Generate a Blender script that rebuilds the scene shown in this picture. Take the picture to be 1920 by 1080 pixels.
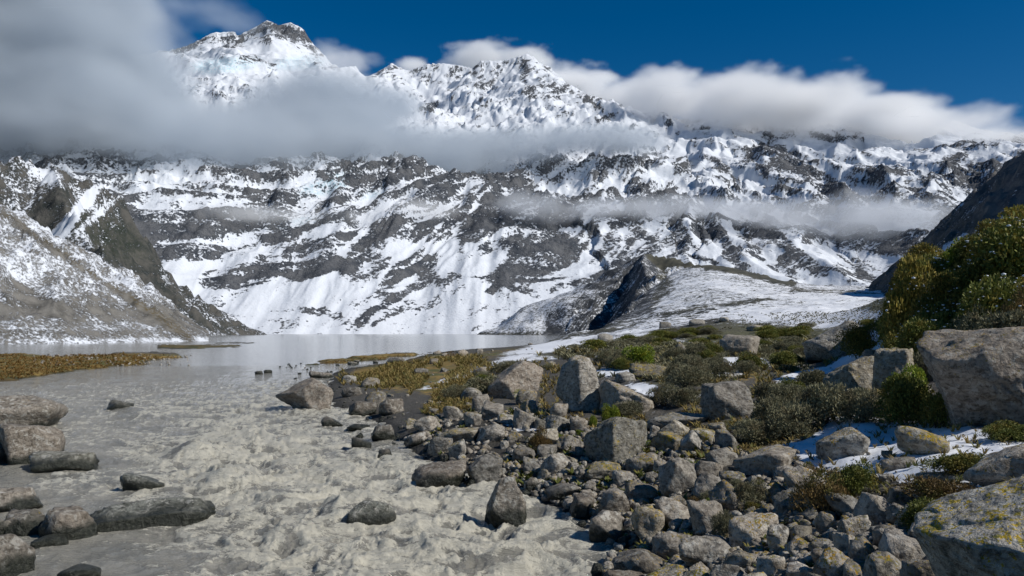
import bpy, bmesh, math, random
import numpy as np
from mathutils import Vector, Matrix, Euler

for o in list(bpy.data.objects): bpy.data.objects.remove(o)
SC = bpy.context.scene
COL = SC.collection

# ------------------------------------------------------------------ camera
FPX = 1500.0            # focal length in pixels of the 1920 px wide photograph
HORIZON = 622.0         # row of the horizon in the photograph
CAM_Z = 6.0
PITCH = math.atan((HORIZON - 540.0) / FPX)
cam = bpy.data.cameras.new('camera')
cam.sensor_width = 36.0
cam.lens = FPX / 1920.0 * 36.0
cam.clip_start = 0.1
cam.clip_end = 60000.0
cam_o = bpy.data.objects.new('camera', cam)
COL.objects.link(cam_o)
cam_o.location = (0, 0, CAM_Z)
cam_o.rotation_euler = (math.pi / 2 + PITCH, 0, 0)
SC.camera = cam_o

# ------------------------------------------------------------------ sky, sun, exposure
SUN_EL, SUN_AZ = math.radians(41), math.radians(113)     # azimuth clockwise from the view direction (+Y)
w = bpy.data.worlds.new('World')
SC.world = w
w.use_nodes = True
nt = w.node_tree
for n in list(nt.nodes): nt.nodes.remove(n)
sky = nt.nodes.new('ShaderNodeTexSky')
sky.sky_type = 'NISHITA'
sky.sun_disc = False
sky.sun_elevation = SUN_EL
sky.sun_rotation = SUN_AZ
sky.altitude = 900
sky.air_density = 0.85
sky.dust_density = 0.2
sky.ozone_density = 3.0
hs = nt.nodes.new('ShaderNodeHueSaturation')
hs.inputs['Saturation'].default_value = 1.42
hs.inputs['Value'].default_value = 0.80
bgd = nt.nodes.new('ShaderNodeBackground')
bgd.inputs['Strength'].default_value = 0.085
wo = nt.nodes.new('ShaderNodeOutputWorld')
nt.links.new(sky.outputs[0], hs.inputs['Color'])
nt.links.new(hs.outputs[0], bgd.inputs['Color'])
nt.links.new(bgd.outputs[0], wo.inputs['Surface'])

sun = bpy.data.lights.new('sun', 'SUN')
sun.energy = 4.2
sun.angle = math.radians(0.5)
sun.color = (1.0, 0.96, 0.89)
sun_o = bpy.data.objects.new('sun', sun)
COL.objects.link(sun_o)
sd = Vector((math.sin(SUN_AZ) * math.cos(SUN_EL), math.cos(SUN_AZ) * math.cos(SUN_EL), math.sin(SUN_EL)))
sun_o.rotation_euler = sd.to_track_quat('Z', 'Y').to_euler()
SC.view_settings.view_transform = 'Standard'
SC.view_settings.look = 'None'
SC.view_settings.gamma = 1
SC.view_settings.use_curve_mapping = False
SC.view_settings.exposure = 0.0
SC.render.engine = 'CYCLES'
SC.cycles.max_bounces = 12
SC.cycles.diffuse_bounces = 2
SC.cycles.glossy_bounces = 2
SC.cycles.transparent_max_bounces = 8
SC.cycles.volume_bounces = 12
SC.cycles.use_denoising = True
SC.cycles.volume_max_steps = 256
SC.cycles.sample_clamp_indirect = 8

# ------------------------------------------------------------------ helpers
def tag(o, label=None, cat=None, group=None, kind=None):
    if label: o['label'] = label
    if cat: o['category'] = cat
    if group: o['group'] = group
    if kind: o['kind'] = kind
    return o

cp, sp = math.cos(PITCH), math.sin(PITCH)
def rays(px, py):
    """unit-horizontal directions for pixels of the 1920 x 1080 photograph"""
    px = np.asarray(px, float); py = np.asarray(py, float)
    x = (px - 960) / FPX; u = (540 - py) / FPX
    X = x; Y = cp - u * sp; Z = sp + u * cp
    h = np.hypot(X, Y)
    return X / h, Y / h, Z / h
def P(px, py, r):
    X, Y, Z = rays(px, py)
    return np.stack([X * r, Y * r, CAM_Z + Z * r], -1)
def water_r(px, py):
    X, Y, Z = rays(px, py)
    return -CAM_Z / Z
def proj(p):
    """world -> pixel of the photograph"""
    x, y, z = p[..., 0], p[..., 1], p[..., 2] - CAM_Z
    dep = y * cp + z * sp
    up = z * cp - y * sp
    dep = np.maximum(dep, 1e-3)
    return 960 + FPX * x / dep, 540 - FPX * up / dep

_rng = np.random.RandomState(7)
_perm = _rng.permutation(65536)
def _h(ix, iy, seed):
    return _perm[(ix + 7919 * seed + _perm[iy & 65535]) & 65535]
def perlin(x, y, seed=0):
    x = np.asarray(x, float); y = np.asarray(y, float)
    ix = np.floor(x).astype(np.int64); iy = np.floor(y).astype(np.int64)
    fx = x - ix; fy = y - iy
    u = fx * fx * fx * (fx * (fx * 6 - 15) + 10); v = fy * fy * fy * (fy * (fy * 6 - 15) + 10)
    def g(a, b, dx, dy):
        an = _h(a, b, seed) * (2 * math.pi / 65536)
        return np.cos(an) * dx + np.sin(an) * dy
    n00 = g(ix, iy, fx, fy); n10 = g(ix + 1, iy, fx - 1, fy)
    n01 = g(ix, iy + 1, fx, fy - 1); n11 = g(ix + 1, iy + 1, fx - 1, fy - 1)
    return 1.5 * ((n00 * (1 - u) + n10 * u) * (1 - v) + (n01 * (1 - u) + n11 * u) * v)
def fbm(x, y, octs=5, seed=0, gain=0.5):
    s = 0; a = 1.0; f = 1.0
    for k in range(octs):
        s = s + a * perlin(x * f + 17.3 * k, y * f - 9.1 * k, seed + k); a *= gain; f *= 2.03
    return s
def ridged(x, y, octs=5, seed=0, gain=0.5):
    s = 0; a = 1.0; f = 1.0; wgt = 1.0
    for k in range(octs):
        n = 1 - np.abs(perlin(x * f + 31.7 * k, y * f + 5.9 * k, seed + k)); n = n * n * wgt
        wgt = np.clip(n * 1.6, 0, 1)
        s = s + a * n; a *= gain; f *= 2.07
    return s
def sstep(a, b, x):
    t = np.clip((x - a) / (b - a), 0, 1)
    return t * t * (3 - 2 * t)

def np_mesh(name, verts, faces, mat=None, smooth=True, attrs=None, cols=None):
    me = bpy.data.meshes.new(name)
    verts = np.ascontiguousarray(verts, dtype=np.float32).reshape(-1, 3)
    faces = np.ascontiguousarray(faces, dtype=np.int32)
    k = faces.shape[1]
    me.vertices.add(len(verts)); me.vertices.foreach_set('co', verts.ravel())
    me.loops.add(faces.size); me.loops.foreach_set('vertex_index', faces.ravel())
    me.polygons.add(len(faces))
    me.polygons.foreach_set('loop_start', np.arange(0, faces.size, k, dtype=np.int32))
    me.polygons.foreach_set('loop_total', np.full(len(faces), k, dtype=np.int32))
    if smooth: me.polygons.foreach_set('use_smooth', np.ones(len(faces), dtype=bool))
    me.update(calc_edges=True)
    for nm, a in (attrs or {}).items():
        at = me.attributes.new(nm, 'FLOAT', 'POINT')
        at.data.foreach_set('value', np.ascontiguousarray(a, dtype=np.float32).ravel())
    for nm, a in (cols or {}).items():
        at = me.attributes.new(nm, 'FLOAT_VECTOR', 'POINT')
        at.data.foreach_set('vector', np.ascontiguousarray(a, dtype=np.float32).ravel())
    if mat: me.materials.append(mat)
    return me
def add(name, me, parent=None, loc=None):
    o = bpy.data.objects.new(name, me); COL.objects.link(o)
    if parent: o.parent = parent
    if loc is not None: o.location = loc
    return o
def grid_faces(nr, nc, keep=None):
    i = np.arange(nr * nc).reshape(nr, nc)
    f = np.stack([i[:-1, :-1], i[:-1, 1:], i[1:, 1:], i[1:, :-1]], -1)
    if keep is not None:
        k = keep[:-1, :-1] | keep[:-1, 1:] | keep[1:, 1:] | keep[1:, :-1]
        return f[k]
    return f.reshape(-1, 4)

def cones(X, Y, ridges):
    """height of a family of ridges: each ridge = (polyline Nx3, (s1, L, s2)); returns z, along-ridge coordinate, distance"""
    best = np.full(X.shape, -1e9); S = np.zeros(X.shape); D = np.zeros(X.shape)
    for ri, (pl, (s1, L, s2)) in enumerate(ridges):
        acc = 0.0
        for a, b in zip(pl[:-1], pl[1:]):
            ab = b[:2] - a[:2]; l2 = float(ab @ ab) + 1e-9; ln = math.sqrt(l2)
            t = np.clip(((X - a[0]) * ab[0] + (Y - a[1]) * ab[1]) / l2, 0, 1)
            d = np.hypot(X - a[0] - t * ab[0], Y - a[1] - t * ab[1])
            z = a[2] + t * (b[2] - a[2]) - (s1 * L * (1 - np.exp(-d / L)) + s2 * d)
            m = z > best
            best[m] = z[m]; S[m] = (acc + t * ln)[m] + 5000 * ri; D[m] = d[m]
            acc += ln
    return best, S, D

# ------------------------------------------------------------------ node helper
class NT:
    def __init__(self, tree): self.t = tree; self.n = tree.nodes; self.l = tree.links
    def new(self, kind, **kw):
        n = self.n.new(kind)
        for k, v in kw.items(): setattr(n, k, v)
        return n
    def put(self, sock, v):
        if isinstance(v, bpy.types.NodeSocket): self.l.new(v, sock)
        elif v is not None:
            try: sock.default_value = v
            except Exception: sock.default_value = (*v, 1)
    def math(self, op, a, b=None, c=None, clamp=False):
        n = self.new('ShaderNodeMath', operation=op, use_clamp=clamp)
        self.put(n.inputs[0], a)
        if b is not None: self.put(n.inputs[1], b)
        if c is not None: self.put(n.inputs[2], c)
        return n.outputs[0]
    def vmath(self, op, a, b=None, c=None):
        n = self.new('ShaderNodeVectorMath', operation=op)
        self.put(n.inputs[0], a)
        if b is not None: self.put(n.inputs[3 if op == 'SCALE' else 1], b)
        return n.outputs[1 if op in ('LENGTH', 'DISTANCE', 'DOT_PRODUCT') else 0]
    def noise(self, vec, scale, detail=4, rough=0.55, dist=0.0, out=0, ntype=None):
        n = self.new('ShaderNodeTexNoise')
        if ntype: n.noise_type = ntype
        if vec is not None: self.put(n.inputs['Vector'], vec)
        n.inputs['Scale'].default_value = scale; n.inputs['Detail'].default_value = detail
        n.inputs['Roughness'].default_value = rough; n.inputs['Distortion'].default_value = dist
        return n.outputs[out]
    def voro(self, vec, scale, feature='F1', out=0, rand=1.0):
        n = self.new('ShaderNodeTexVoronoi', feature=feature)
        if vec is not None: self.put(n.inputs['Vector'], vec)
        n.inputs['Scale'].default_value = scale; n.inputs['Randomness'].default_value = rand
        return n.outputs[out]
    def ss(self, x, a, b, lo=0.0, hi=1.0):
        n = self.new('ShaderNodeMapRange', interpolation_type='SMOOTHSTEP')
        self.put(n.inputs['Value'], x); n.inputs['From Min'].default_value = a; n.inputs['From Max'].default_value = b
        n.inputs['To Min'].default_value = lo; n.inputs['To Max'].default_value = hi
        return n.outputs[0]
    def mix(self, f, a, b, mode='MIX'):
        n = self.new('ShaderNodeMix', data_type='RGBA', blend_type=mode)
        self.put(n.inputs[0], f)
        for s, v in ((n.inputs[6], a), (n.inputs[7], b)):
            if isinstance(v, bpy.types.NodeSocket): self.l.new(v, s)
            else: s.default_value = (*v, 1) if len(v) == 3 else v
        return n.outputs[2]
    def attr(self, name, out=2):
        n = self.new('ShaderNodeAttribute', attribute_name=name)
        return n.outputs[out]
    def scale_vec(self, v, s):
        n = self.new('ShaderNodeMapping'); self.put(n.inputs[0], v); n.inputs['Scale'].default_value = s
        return n.outputs[0]
    def bump(self, h, dist, strength=1.0, normal=None):
        n = self.new('ShaderNodeBump'); self.put(n.inputs['Height'], h)
        n.inputs['Distance'].default_value = dist; n.inputs['Strength'].default_value = strength
        if normal is not None: self.l.new(normal, n.inputs['Normal'])
        return n.outputs[0]
def material(name):
    m = bpy.data.materials.new(name); m.use_nodes = True
    t = NT(m.node_tree)
    for n in list(t.n): t.n.remove(n)
    out = t.new('ShaderNodeOutputMaterial'); b = t.new('ShaderNodeBsdfPrincipled')
    t.l.new(b.outputs[0], out.inputs[0])
    b.inputs['Specular IOR Level'].default_value = 0.3
    geo = t.new('ShaderNodeNewGeometry')
    return m, t, b, geo
# ------------------------------------------------------------------ material of the snowy mountains
def mountain_material(name, rock_a, rock_b, fine, snow=(0.70, 0.73, 0.78), veg=None, contrast=0.16, bumpd=10.0):
    """snow where the attribute 'rock' is low, rock where it is high, with fine noise breaking up the edge; fine = grain size in metres"""
    m, t, b, geo = material(name)
    pos = geo.outputs['Position']
    st = t.attr('streak', 1)                       # (along ridge, down slope, 0): fall-line coordinates in metres
    n1 = t.noise(pos, 1.0 / (fine * 6), 6, 0.62)
    n2 = t.noise(t.scale_vec(st, (1 / fine, 1 / (fine * 9), 1)), 1.0, 4, 0.6)
    n3 = t.noise(pos, 1.0 / fine, 4, 0.7)
    v = t.math('ADD', t.attr('rock'), t.math('MULTIPLY', t.math('SUBTRACT', n1, 0.5), 1.15))
    v = t.math('ADD', v, t.math('MULTIPLY', t.math('SUBTRACT', n3, 0.5), 1.9))
    v = t.math('ADD', v, t.math('MULTIPLY', t.math('SUBTRACT', n2, 0.5), t.attr('strk')))
    f = t.ss(v, 0.5 - contrast, 0.5 + contrast)
    rc = t.mix(t.ss(n1, 0.35, 0.65), rock_a, rock_b)
    if veg is not None:
        rc = t.mix(t.math('MULTIPLY', t.attr('veg'), t.ss(n3, 0.4, 0.6)), rc, veg)
    sc = t.mix(t.ss(n1, 0.3, 0.7), snow, tuple(c * 0.93 for c in snow))
    sc = t.mix(t.math('MULTIPLY', t.attr('ice'), t.ss(n3, 0.42, 0.58)), sc, (0.42, 0.62, 0.70))
    t.l.new(t.mix(f, sc, rc), b.inputs['Base Color'])
    b.inputs['Roughness'].default_value = 0.9
    b.inputs['Specular IOR Level'].default_value = 0.1
    hh = t.math('ADD', t.math('MULTIPLY', n1, 0.6), t.math('MULTIPLY', n3, 0.4))
    hh = t.math('MULTIPLY', hh, t.math('ADD', 0.3, f))
    t.l.new(t.bump(hh, bumpd, 1.0), b.inputs['Normal'])
    return m

def R(pts, prof):
    a = np.array([P(x, y, r) for x, y, r in pts])
    # break long segments so that the crest wanders
    out = [a[0]]
    for p, q in zip(a[:-1], a[1:]):
        n = max(1, int(np.hypot(*(q - p)[:2]) / 260))
        for i in range(1, n + 1): out.append(p + (q - p) * i / n)
    return (np.array(out), prof)

def blob_field(px, py, blobs):
    """each blob (x, y, rx, ry, angle deg, value): a soft ellipse in the photograph's plane, laid onto the surface when it is built"""
    s = np.zeros(px.shape)
    for x, y, rx, ry, an, v in blobs:
        a = math.radians(an); c, sn = math.cos(a), math.sin(a)
        dx, dy = px - x, py - y
        u = (dx * c - dy * sn) / rx; w_ = (dx * sn + dy * c) / ry      # positive angle = rising to the right
        d = np.sqrt(u * u + w_ * w_)
        s += v * (1 - sstep(0.55, 1.25, d))
    return s

STROKES = [
 ([(330,92),(400,75),(450,85)],7,.55),([(400,62),(440,70)],5,.4),([(490,45),(500,75)],7,.5),([(520,60),(580,70),(600,108)],9,.5),([(445,114),(480,105),(510,118)],8,.5),([(500,48),(545,52)],5,.5),
   # (polyline in the photograph, half width, amount): dark ribs and snow chutes of the face; next stroke is blue shade painted as rock
 ([(660,470),(717,437),(750,410)],9,.45),([(640,507),(680,483),(727,477)],8,.4),([(713,547),(750,520),(783,500)],7,.4),([(673,607),(723,573),(773,540),(840,517)],8,.45),
 ([(873,460),(907,427),(940,393),(923,370)],14,.4),([(887,477),(940,460),(973,437)],9,.4),([(950,510),(973,487),(1007,493),(1063,487)],18,.5),([(1020,413),(1057,470)],14,.4),
 ([(913,547),(940,527),(1007,553)],7,.45),([(1040,547),(1090,527),(1173,493)],9,.5),([(1133,440),(1173,413),(1213,447)],10,.3),([(840,515),(940,520),(1057,523)],3,.7),
 ([(780,590),(850,545)],5,.3),([(860,600),(950,560)],4,.3),([(700,610),(780,575)],4,.3),([(930,610),(1010,575)],4,.3),
 ([(833,507),(853,460)],12,-.6),([(887,470),(880,512)],12,-.6),([(893,507),(947,467)],8,-.5),([(853,437),(893,380),(917,360)],5,-.5),([(1057,513),(1113,470),(1133,427)],8,-.5),
 ([(640,480),(673,443),(723,380)],7,-.4),([(840,553),(940,567)],10,-.35),([(1037,560),(1113,540)],8,-.4),([(700,530),(760,470),(830,420)],4,-.4),([(740,600),(820,545)],5,-.35),
 ([(353,410),(433,397),(500,403)],9,.35),([(360,433),(427,427)],9,.4),([(500,460),(560,440)],9,.45),([(567,473),(633,437)],8,.4),([(513,507),(567,527),(617,500),(633,493)],8,.45),([(383,473),(417,493)],6,.4),
 ([(333,540),(377,503),(407,500)],9,-.6),([(377,547),(383,573),(400,587)],5,-.6),([(400,500),(467,477),(520,457),(633,427)],7,-.45),([(400,593),(467,560),(527,523)],9,-.6),([(533,547),(583,533),(623,523)],9,-.5),([(417,607),(500,587)],7,-.4),([(467,595),(567,575),(633,590)],9,.4),
 ([(1313,427),(1357,437),(1393,487)],14,.5),([(1387,433),(1440,430),(1513,493),(1553,527)],12,.5),([(1280,423),(1333,487)],12,.4),([(1467,430),(1533,507)],8,.3),([(1513,447),(1573,447)],7,.4),([(1640,443),(1713,450)],9,.4),([(1567,493),(1633,520)],9,.45),
 ([(1287,418),(1313,460),(1367,503)],6,-.7),([(1367,425),(1403,493),(1467,527)],9,-.7),([(1460,425),(1530,477),(1600,510)],5,-.6),([(1557,447),(1553,473)],10,-.3),([(1420,515),(1300,470)],5,-.4),
 ([(1400,297),(1447,263),(1467,283)],12,.5),([(1430,317),(1480,300),(1547,333),(1567,350)],12,.5),([(1463,250),(1497,243)],7,.5),([(1497,283),(1533,290)],8,.4),([(1527,247),(1553,263)],7,.5),([(1573,260),(1620,253)],6,.5),
 ([(1600,313),(1647,323),(1693,320)],8,.45),([(1630,333),(1680,357)],9,.4),([(1773,307),(1807,287)],7,.5),([(1787,327),(1830,350)],10,.4),([(1820,317),(1867,300)],8,.35),([(1330,267),(1403,277)],6,.35),([(1280,253),(1320,290),(1380,333)],8,.35),
 ([(1420,355),(1500,385)],10,.3),([(1540,300),(1600,350)],6,-.5),([(1400,330),(1440,370)],8,-.4),([(1540,345),(1620,385)],8,.3),([(1700,345),(1760,385)],6,.3),([(1860,330),(1830,375)],6,.3),
 ([(700,140),(740,133)],6,.35),([(807,153),(847,163)],7,.35),([(790,200),(813,203)],7,.45),([(887,133),(907,157),(923,160)],7,.4),([(983,113),(987,167),(1000,183)],6,.55),([(1040,177),(1067,160)],6,.45),([(1100,187),(1130,207)],4,.6),([(1120,227),(1153,217)],5,.7),([(1173,233),(1193,237)],5,.4),([(1233,207),(1257,237)],6,.4),
 ([(1120,333),(1173,283)],12,.35),([(873,320),(920,333)],9,.4),([(787,353),(847,327)],6,.35),([(940,333),(980,323)],8,.25),([(1130,370),(1160,300)],5,-.3),([(1200,300),(1260,290),(1300,340)],12,.25),([(1200,380),(1260,350)],9,.25),
]
def stroke_field(px, py, strokes):
    s = np.zeros(px.shape)
    for pl, wd, v in strokes:
        pl = np.array(pl, float)
        lo = pl.min(0) - wd * 2.2; hi = pl.max(0) + wd * 2.2
        k = (px > lo[0]) & (px < hi[0]) & (py > lo[1]) & (py < hi[1])
        if not k.any(): continue
        X, Y = px[k], py[k]; d = np.full(X.shape, 1e9)
        for a, b in zip(pl[:-1], pl[1:]):
            ab = b - a; t_ = np.clip(((X - a[0]) * ab[0] + (Y - a[1]) * ab[1]) / (ab @ ab), 0, 1)
            d = np.minimum(d, np.hypot(X - a[0] - t_ * ab[0], Y - a[1] - t_ * ab[1]))
        s[k] += v * (1 - sstep(wd * 0.5, wd * 1.6, d))
    return s

# ------------------------------------------------------------------ the main massif
sky_pts = [(-420, 175, 7400), (-100, 150, 7400), (150, 140, 7400), (290, 108, 7450), (325, 92, 7500), (352, 84, 7500), (400, 60, 7500), (436, 58, 7500), (446, 66, 7480), (487, 46, 7520),
           (502, 38, 7520), (522, 47, 7520), (545, 42, 7520), (566, 52, 7520), (584, 80, 7450), (602, 118, 7350), (640, 128, 7200), (690, 143, 7000),
           (708, 134, 6900), (736, 119, 6850), (765, 132, 6850), (800, 119, 6850), (835, 118, 6800), (862, 122, 6800), (885, 128, 6750),
           (904, 113, 6700), (940, 113, 6700), (962, 108, 6680), (988, 100, 6650), (1004, 108, 6620), (1020, 128, 6580), (1046, 152, 6550),
           (1085, 178, 6500), (1120, 203, 6450), (1160, 218, 6420), (1240, 206, 6400), (1262, 224, 6450), (1320, 222, 6600), (1400, 225, 6700),
           (1500, 232, 6700), (1580, 238, 6600), (1680, 262, 6500), (1745, 285, 6400), (1800, 272, 6300), (1845, 285, 6200), (1900, 300, 6200), (2100, 330, 6200), (2500, 350, 6200)]
# the face leans back evenly: rows of the photograph against distance
FPY = [100, 150, 200, 250, 300, 350, 400, 450, 500, 560, 627]; FR = [6650, 6200, 5600, 4900, 4200, 3600, 3080, 2780, 2560, 2330, 2140]
def F(pts, prof):
    return R([(x, y, r if i == 0 else min(r, float(np.interp(y, FPY, FR)))) for i, (x, y, r) in enumerate(pts)], prof)
sky_pts = [(x, y, r if x < 1100 else float(np.interp(x, [1085, 1160, 1240, 1330, 1800, 2500], [6500, 6050, 5650, 5400, 5200, 5200]))) for x, y, r in sky_pts]
RID = [R(sky_pts, (0.9, 420, 0.43))]
sp1 = (0.30, 200, 0.55)
RID += [
 F([(1240, 206, 5650), (1215, 262, 5900), (1190, 300, 5500), (1185, 350, 5000), (1195, 415, 4300)], (0.25, 200, 0.62)),
 F([(1000, 108, 6620), (1010, 250, 5800), (985, 330, 5200), (930, 372, 4800), (880, 400, 4400), (800, 470, 3700), (760, 545, 3100)], sp1),
 F([(1085, 340, 5100), (1060, 420, 4400), (1010, 470, 3700)], (0.5, 200, 0.55)),
 F([(885, 128, 6750), (870, 240, 6200), (800, 350, 5200), (700, 400, 4700), (660, 470, 3900), (630, 540, 3200)], sp1),
 F([(736, 119, 6850), (640, 250, 6200), (560, 345, 5400), (520, 400, 4700), (450, 480, 3800)], sp1),
 F([(480, 487, 3600), (440, 497, 3500), (405, 522, 3350)], (0.9, 120, 0.6)),
 F([(500, 38, 7520), (470, 200, 6700), (400, 340, 5400), (340, 410, 4500), (330, 470, 3900)], sp1),
 F([(325, 92, 7500), (250, 250, 6500), (200, 350, 5200), (240, 430, 4300)], sp1),
 F([(1340, 222, 5380), (1345, 270, 5380), (1420, 290, 5700), (1475, 330, 5200), (1490, 390, 4700)], sp1),
 F([(1560, 238, 5300), (1600, 290, 6000), (1660, 345, 5400), (1700, 400, 4900)], sp1),
 F([(1440, 262, 5300), (1465, 300, 5800), (1530, 345, 5300), (1575, 390, 4900)], sp1),
 F([(1800, 272, 5200), (1800, 330, 5700), (1770, 420, 4900)], sp1),
 F([(1345, 222, 5380), (1335, 320, 5400), (1335, 395, 4700), (1420, 500, 3900), (1490, 545, 3400)], sp1),
 F([(1265, 330, 5200), (1260, 400, 4500), (1300, 480, 3800), (1340, 525, 3300)], sp1),
 F([(1430, 400, 4700), (1480, 440, 4300), (1560, 510, 3800), (1620, 545, 3500)], sp1),
 F([(1690, 425, 4300), (1720, 450, 4100), (1760, 480, 3900)], sp1),
]
NC, NR = 1060, 540
pxs = np.linspace(-330, 2200, NC)
X0, Y0, _ = rays(pxs, np.full(NC, 400.0))
rr = 2080 + (8000 - 2080) * np.linspace(0, 1, NR) ** 1.3
GX = rr[:, None] * X0[None]; GY = rr[:, None] * Y0[None]
wx = 130 * fbm(GX / 900, GY / 900, 4, 3) + 28 * fbm(GX / 170, GY / 170, 3, 13); wy = 130 * fbm(GX / 900, GY / 900, 4, 11) + 28 * fbm(GX / 170, GY / 170, 3, 17)
# keep the crest line itself where it stands
Zc0, S0, D0 = cones(GX, GY, RID[:1])
nearc = sstep(0, 450, D0)
Z, S, D = cones(GX + wx * nearc, GY + wy * nearc, RID)
far = 2080 + 0 * GX
R2 = np.hypot(GX, GY)
pyb = np.interp(R2, FR[::-1], FPY[::-1]) + 30 + 14 * sstep(1300, 1500, np.broadcast_to(pxs, R2.shape)) + 16 * fbm(GX / 500, GY / 500, 3, 95)
base = 6 + (622 - pyb) / 1500 * R2
sk = np.interp(pxs, [q[0] for q in sky_pts], [q[1] for q in sky_pts])
pyb = np.maximum(pyb, sk[None] + 22)
base = 6 + (622 - pyb) / 1500 * R2
base = np.where(R2 > 5200, np.minimum(base, 6 + (622 - 240) / 1500 * 5200), base)
k = 60.0
Z = np.maximum(Z, base) + k * np.log1p(np.exp(-np.abs(Z - base) / k)) * 0.8
relief = sstep(60, 700, Z)
dd = np.minimum(D, 900.0)
gul = ridged(S / 210, D / 900 + S / 2000, 5, 21, 0.48)                 # gullies run down the fall line
Z += (gul - 0.85) * (12 + 0.075 * dd) * (0.25 + 0.75 * relief) * sstep(0, 120, D)
u = (GX + GY * 0.35); v = (Z * 1.4 + GX * 0.5)
calm = 1 - 0.62 * np.maximum(sstep(1500, 2100, Z), sstep(1120, 1250, np.broadcast_to(pxs, Z.shape)) * sstep(550, 900, Z))
Z += (ridged(GX / 520 + v / 900, GY / 520, 6, 41, 0.47) - 0.9) * 50 * relief * sstep(0, 260, D0)
Z += (ridged(GX / 120, GY / 120 + Z / 300, 4, 51, 0.5) - 0.9) * 14 * calm * (0.35 + 0.65 * relief) * sstep(0, 80, D0)
# rock steps: dipping strata that stand out as ledges
st = (Z + 0.42 * GX + 0.1 * GY) / 75.0 + 0.9 * fbm(GX / 400, GY / 400, 4, 61)
Z += 9 * calm * relief * (st - np.floor(st) - 0.5) * sstep(0, 160, D0)
Z += (ridged(S0 / 55, D0 / 110, 4, 88, 0.6) - 0.75) * 18 * (1 - sstep(40, 420, D0)) * sstep(0, 25, D0)
Z += (ridged(GX / 60, GY / 60, 3, 71) - 0.9) * (5 + 4 * (1 - nearc)) * calm * (0.4 + 0.6 * relief)
shore = 2140 + 60 * fbm(GX / 300, GY * 0, 4, 91)
cap = (R2 - shore) * (0.50 + 0.10 * fbm(GX / 260, GY / 900, 3, 92)) + 0.00022 * np.maximum(R2 - shore, 0) ** 2 + 5 * (ridged(GX / 70, GY / 300, 4, 93) - 0.9) * sstep(20, 200, R2 - shore)
k = 40.0
Z = np.minimum(Z, cap) - k * np.log1p(np.exp(-np.abs(Z - cap) / k)) * 0.5
Z = np.where(cap < 0, np.minimum(Z, -1), Z)
V = np.stack([GX, GY, Z], -1)
ppx, ppy = proj(V)
# bedding: three dips blended across the face (level on the left, falling to the left in the middle, to the right on the right)
wl = 1 - sstep(480, 680, ppx); wr = sstep(1220, 1380, ppx); wm = 1 - wl - wr
strat = 0; stfine = 0
for ang, wt, sd_ in ((6, wl, 201), (47, wm, 211), (-42, wr, 221)):
    a_ = math.radians(ang); hx = GX + 40 * fbm(GX / 200, Z / 200, 3, sd_ + 9); 
    al = hx * math.cos(a_) + Z * math.sin(a_); ac = -hx * math.sin(a_) + Z * math.cos(a_) + 0.1 * GY
    strat = strat + wt * (ridged(al / 420, ac / 95, 5, sd_, 0.6) - 0.95)
    stfine = stfine + wt * fbm(al / 150, ac / 24, 4, sd_ + 5, 0.6)
Z = Z + (strat * 26 + 3.5 * stfine) * calm * relief * sstep(0, 260, D0)
gy_, gx_ = np.gradient(Z)
dr = np.gradient(rr)[:, None]; dx = (rr * (pxs[1] - pxs[0]) / FPX)[:, None]
gR, gA = gy_ / dr, gx_ / dx
slope = np.hypot(gR, gA)
V = np.stack([GX, GY, Z], -1)
ppx, ppy = proj(V)
lap = np.zeros_like(Z); lap[1:-1, 1:-1] = (Z[2:, 1:-1] + Z[:-2, 1:-1] + Z[1:-1, 2:] + Z[1:-1, :-2] - 4 * Z[1:-1, 1:-1])
rock = 0.03 + 0.28 * sstep(0.9, 2.0, slope) + 0.30 * (gul - 0.85) + 0.010 * np.clip(lap * -1, -12, 12)
rock += 0.22 * fbm(GX / 350, GY / 350, 4, 81) - 0.20 * sstep(700, 1300, Z) + 0.20 * sstep(90, 260, Z) + 0.34 * strat + 0.30 * stfine
rock += 0.14 * (1 - sstep(500, 1100, Z))
rock += 0.30 * (1 - sstep(60, 300, D0)) * sstep(0.8, 1.3, slope)
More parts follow.
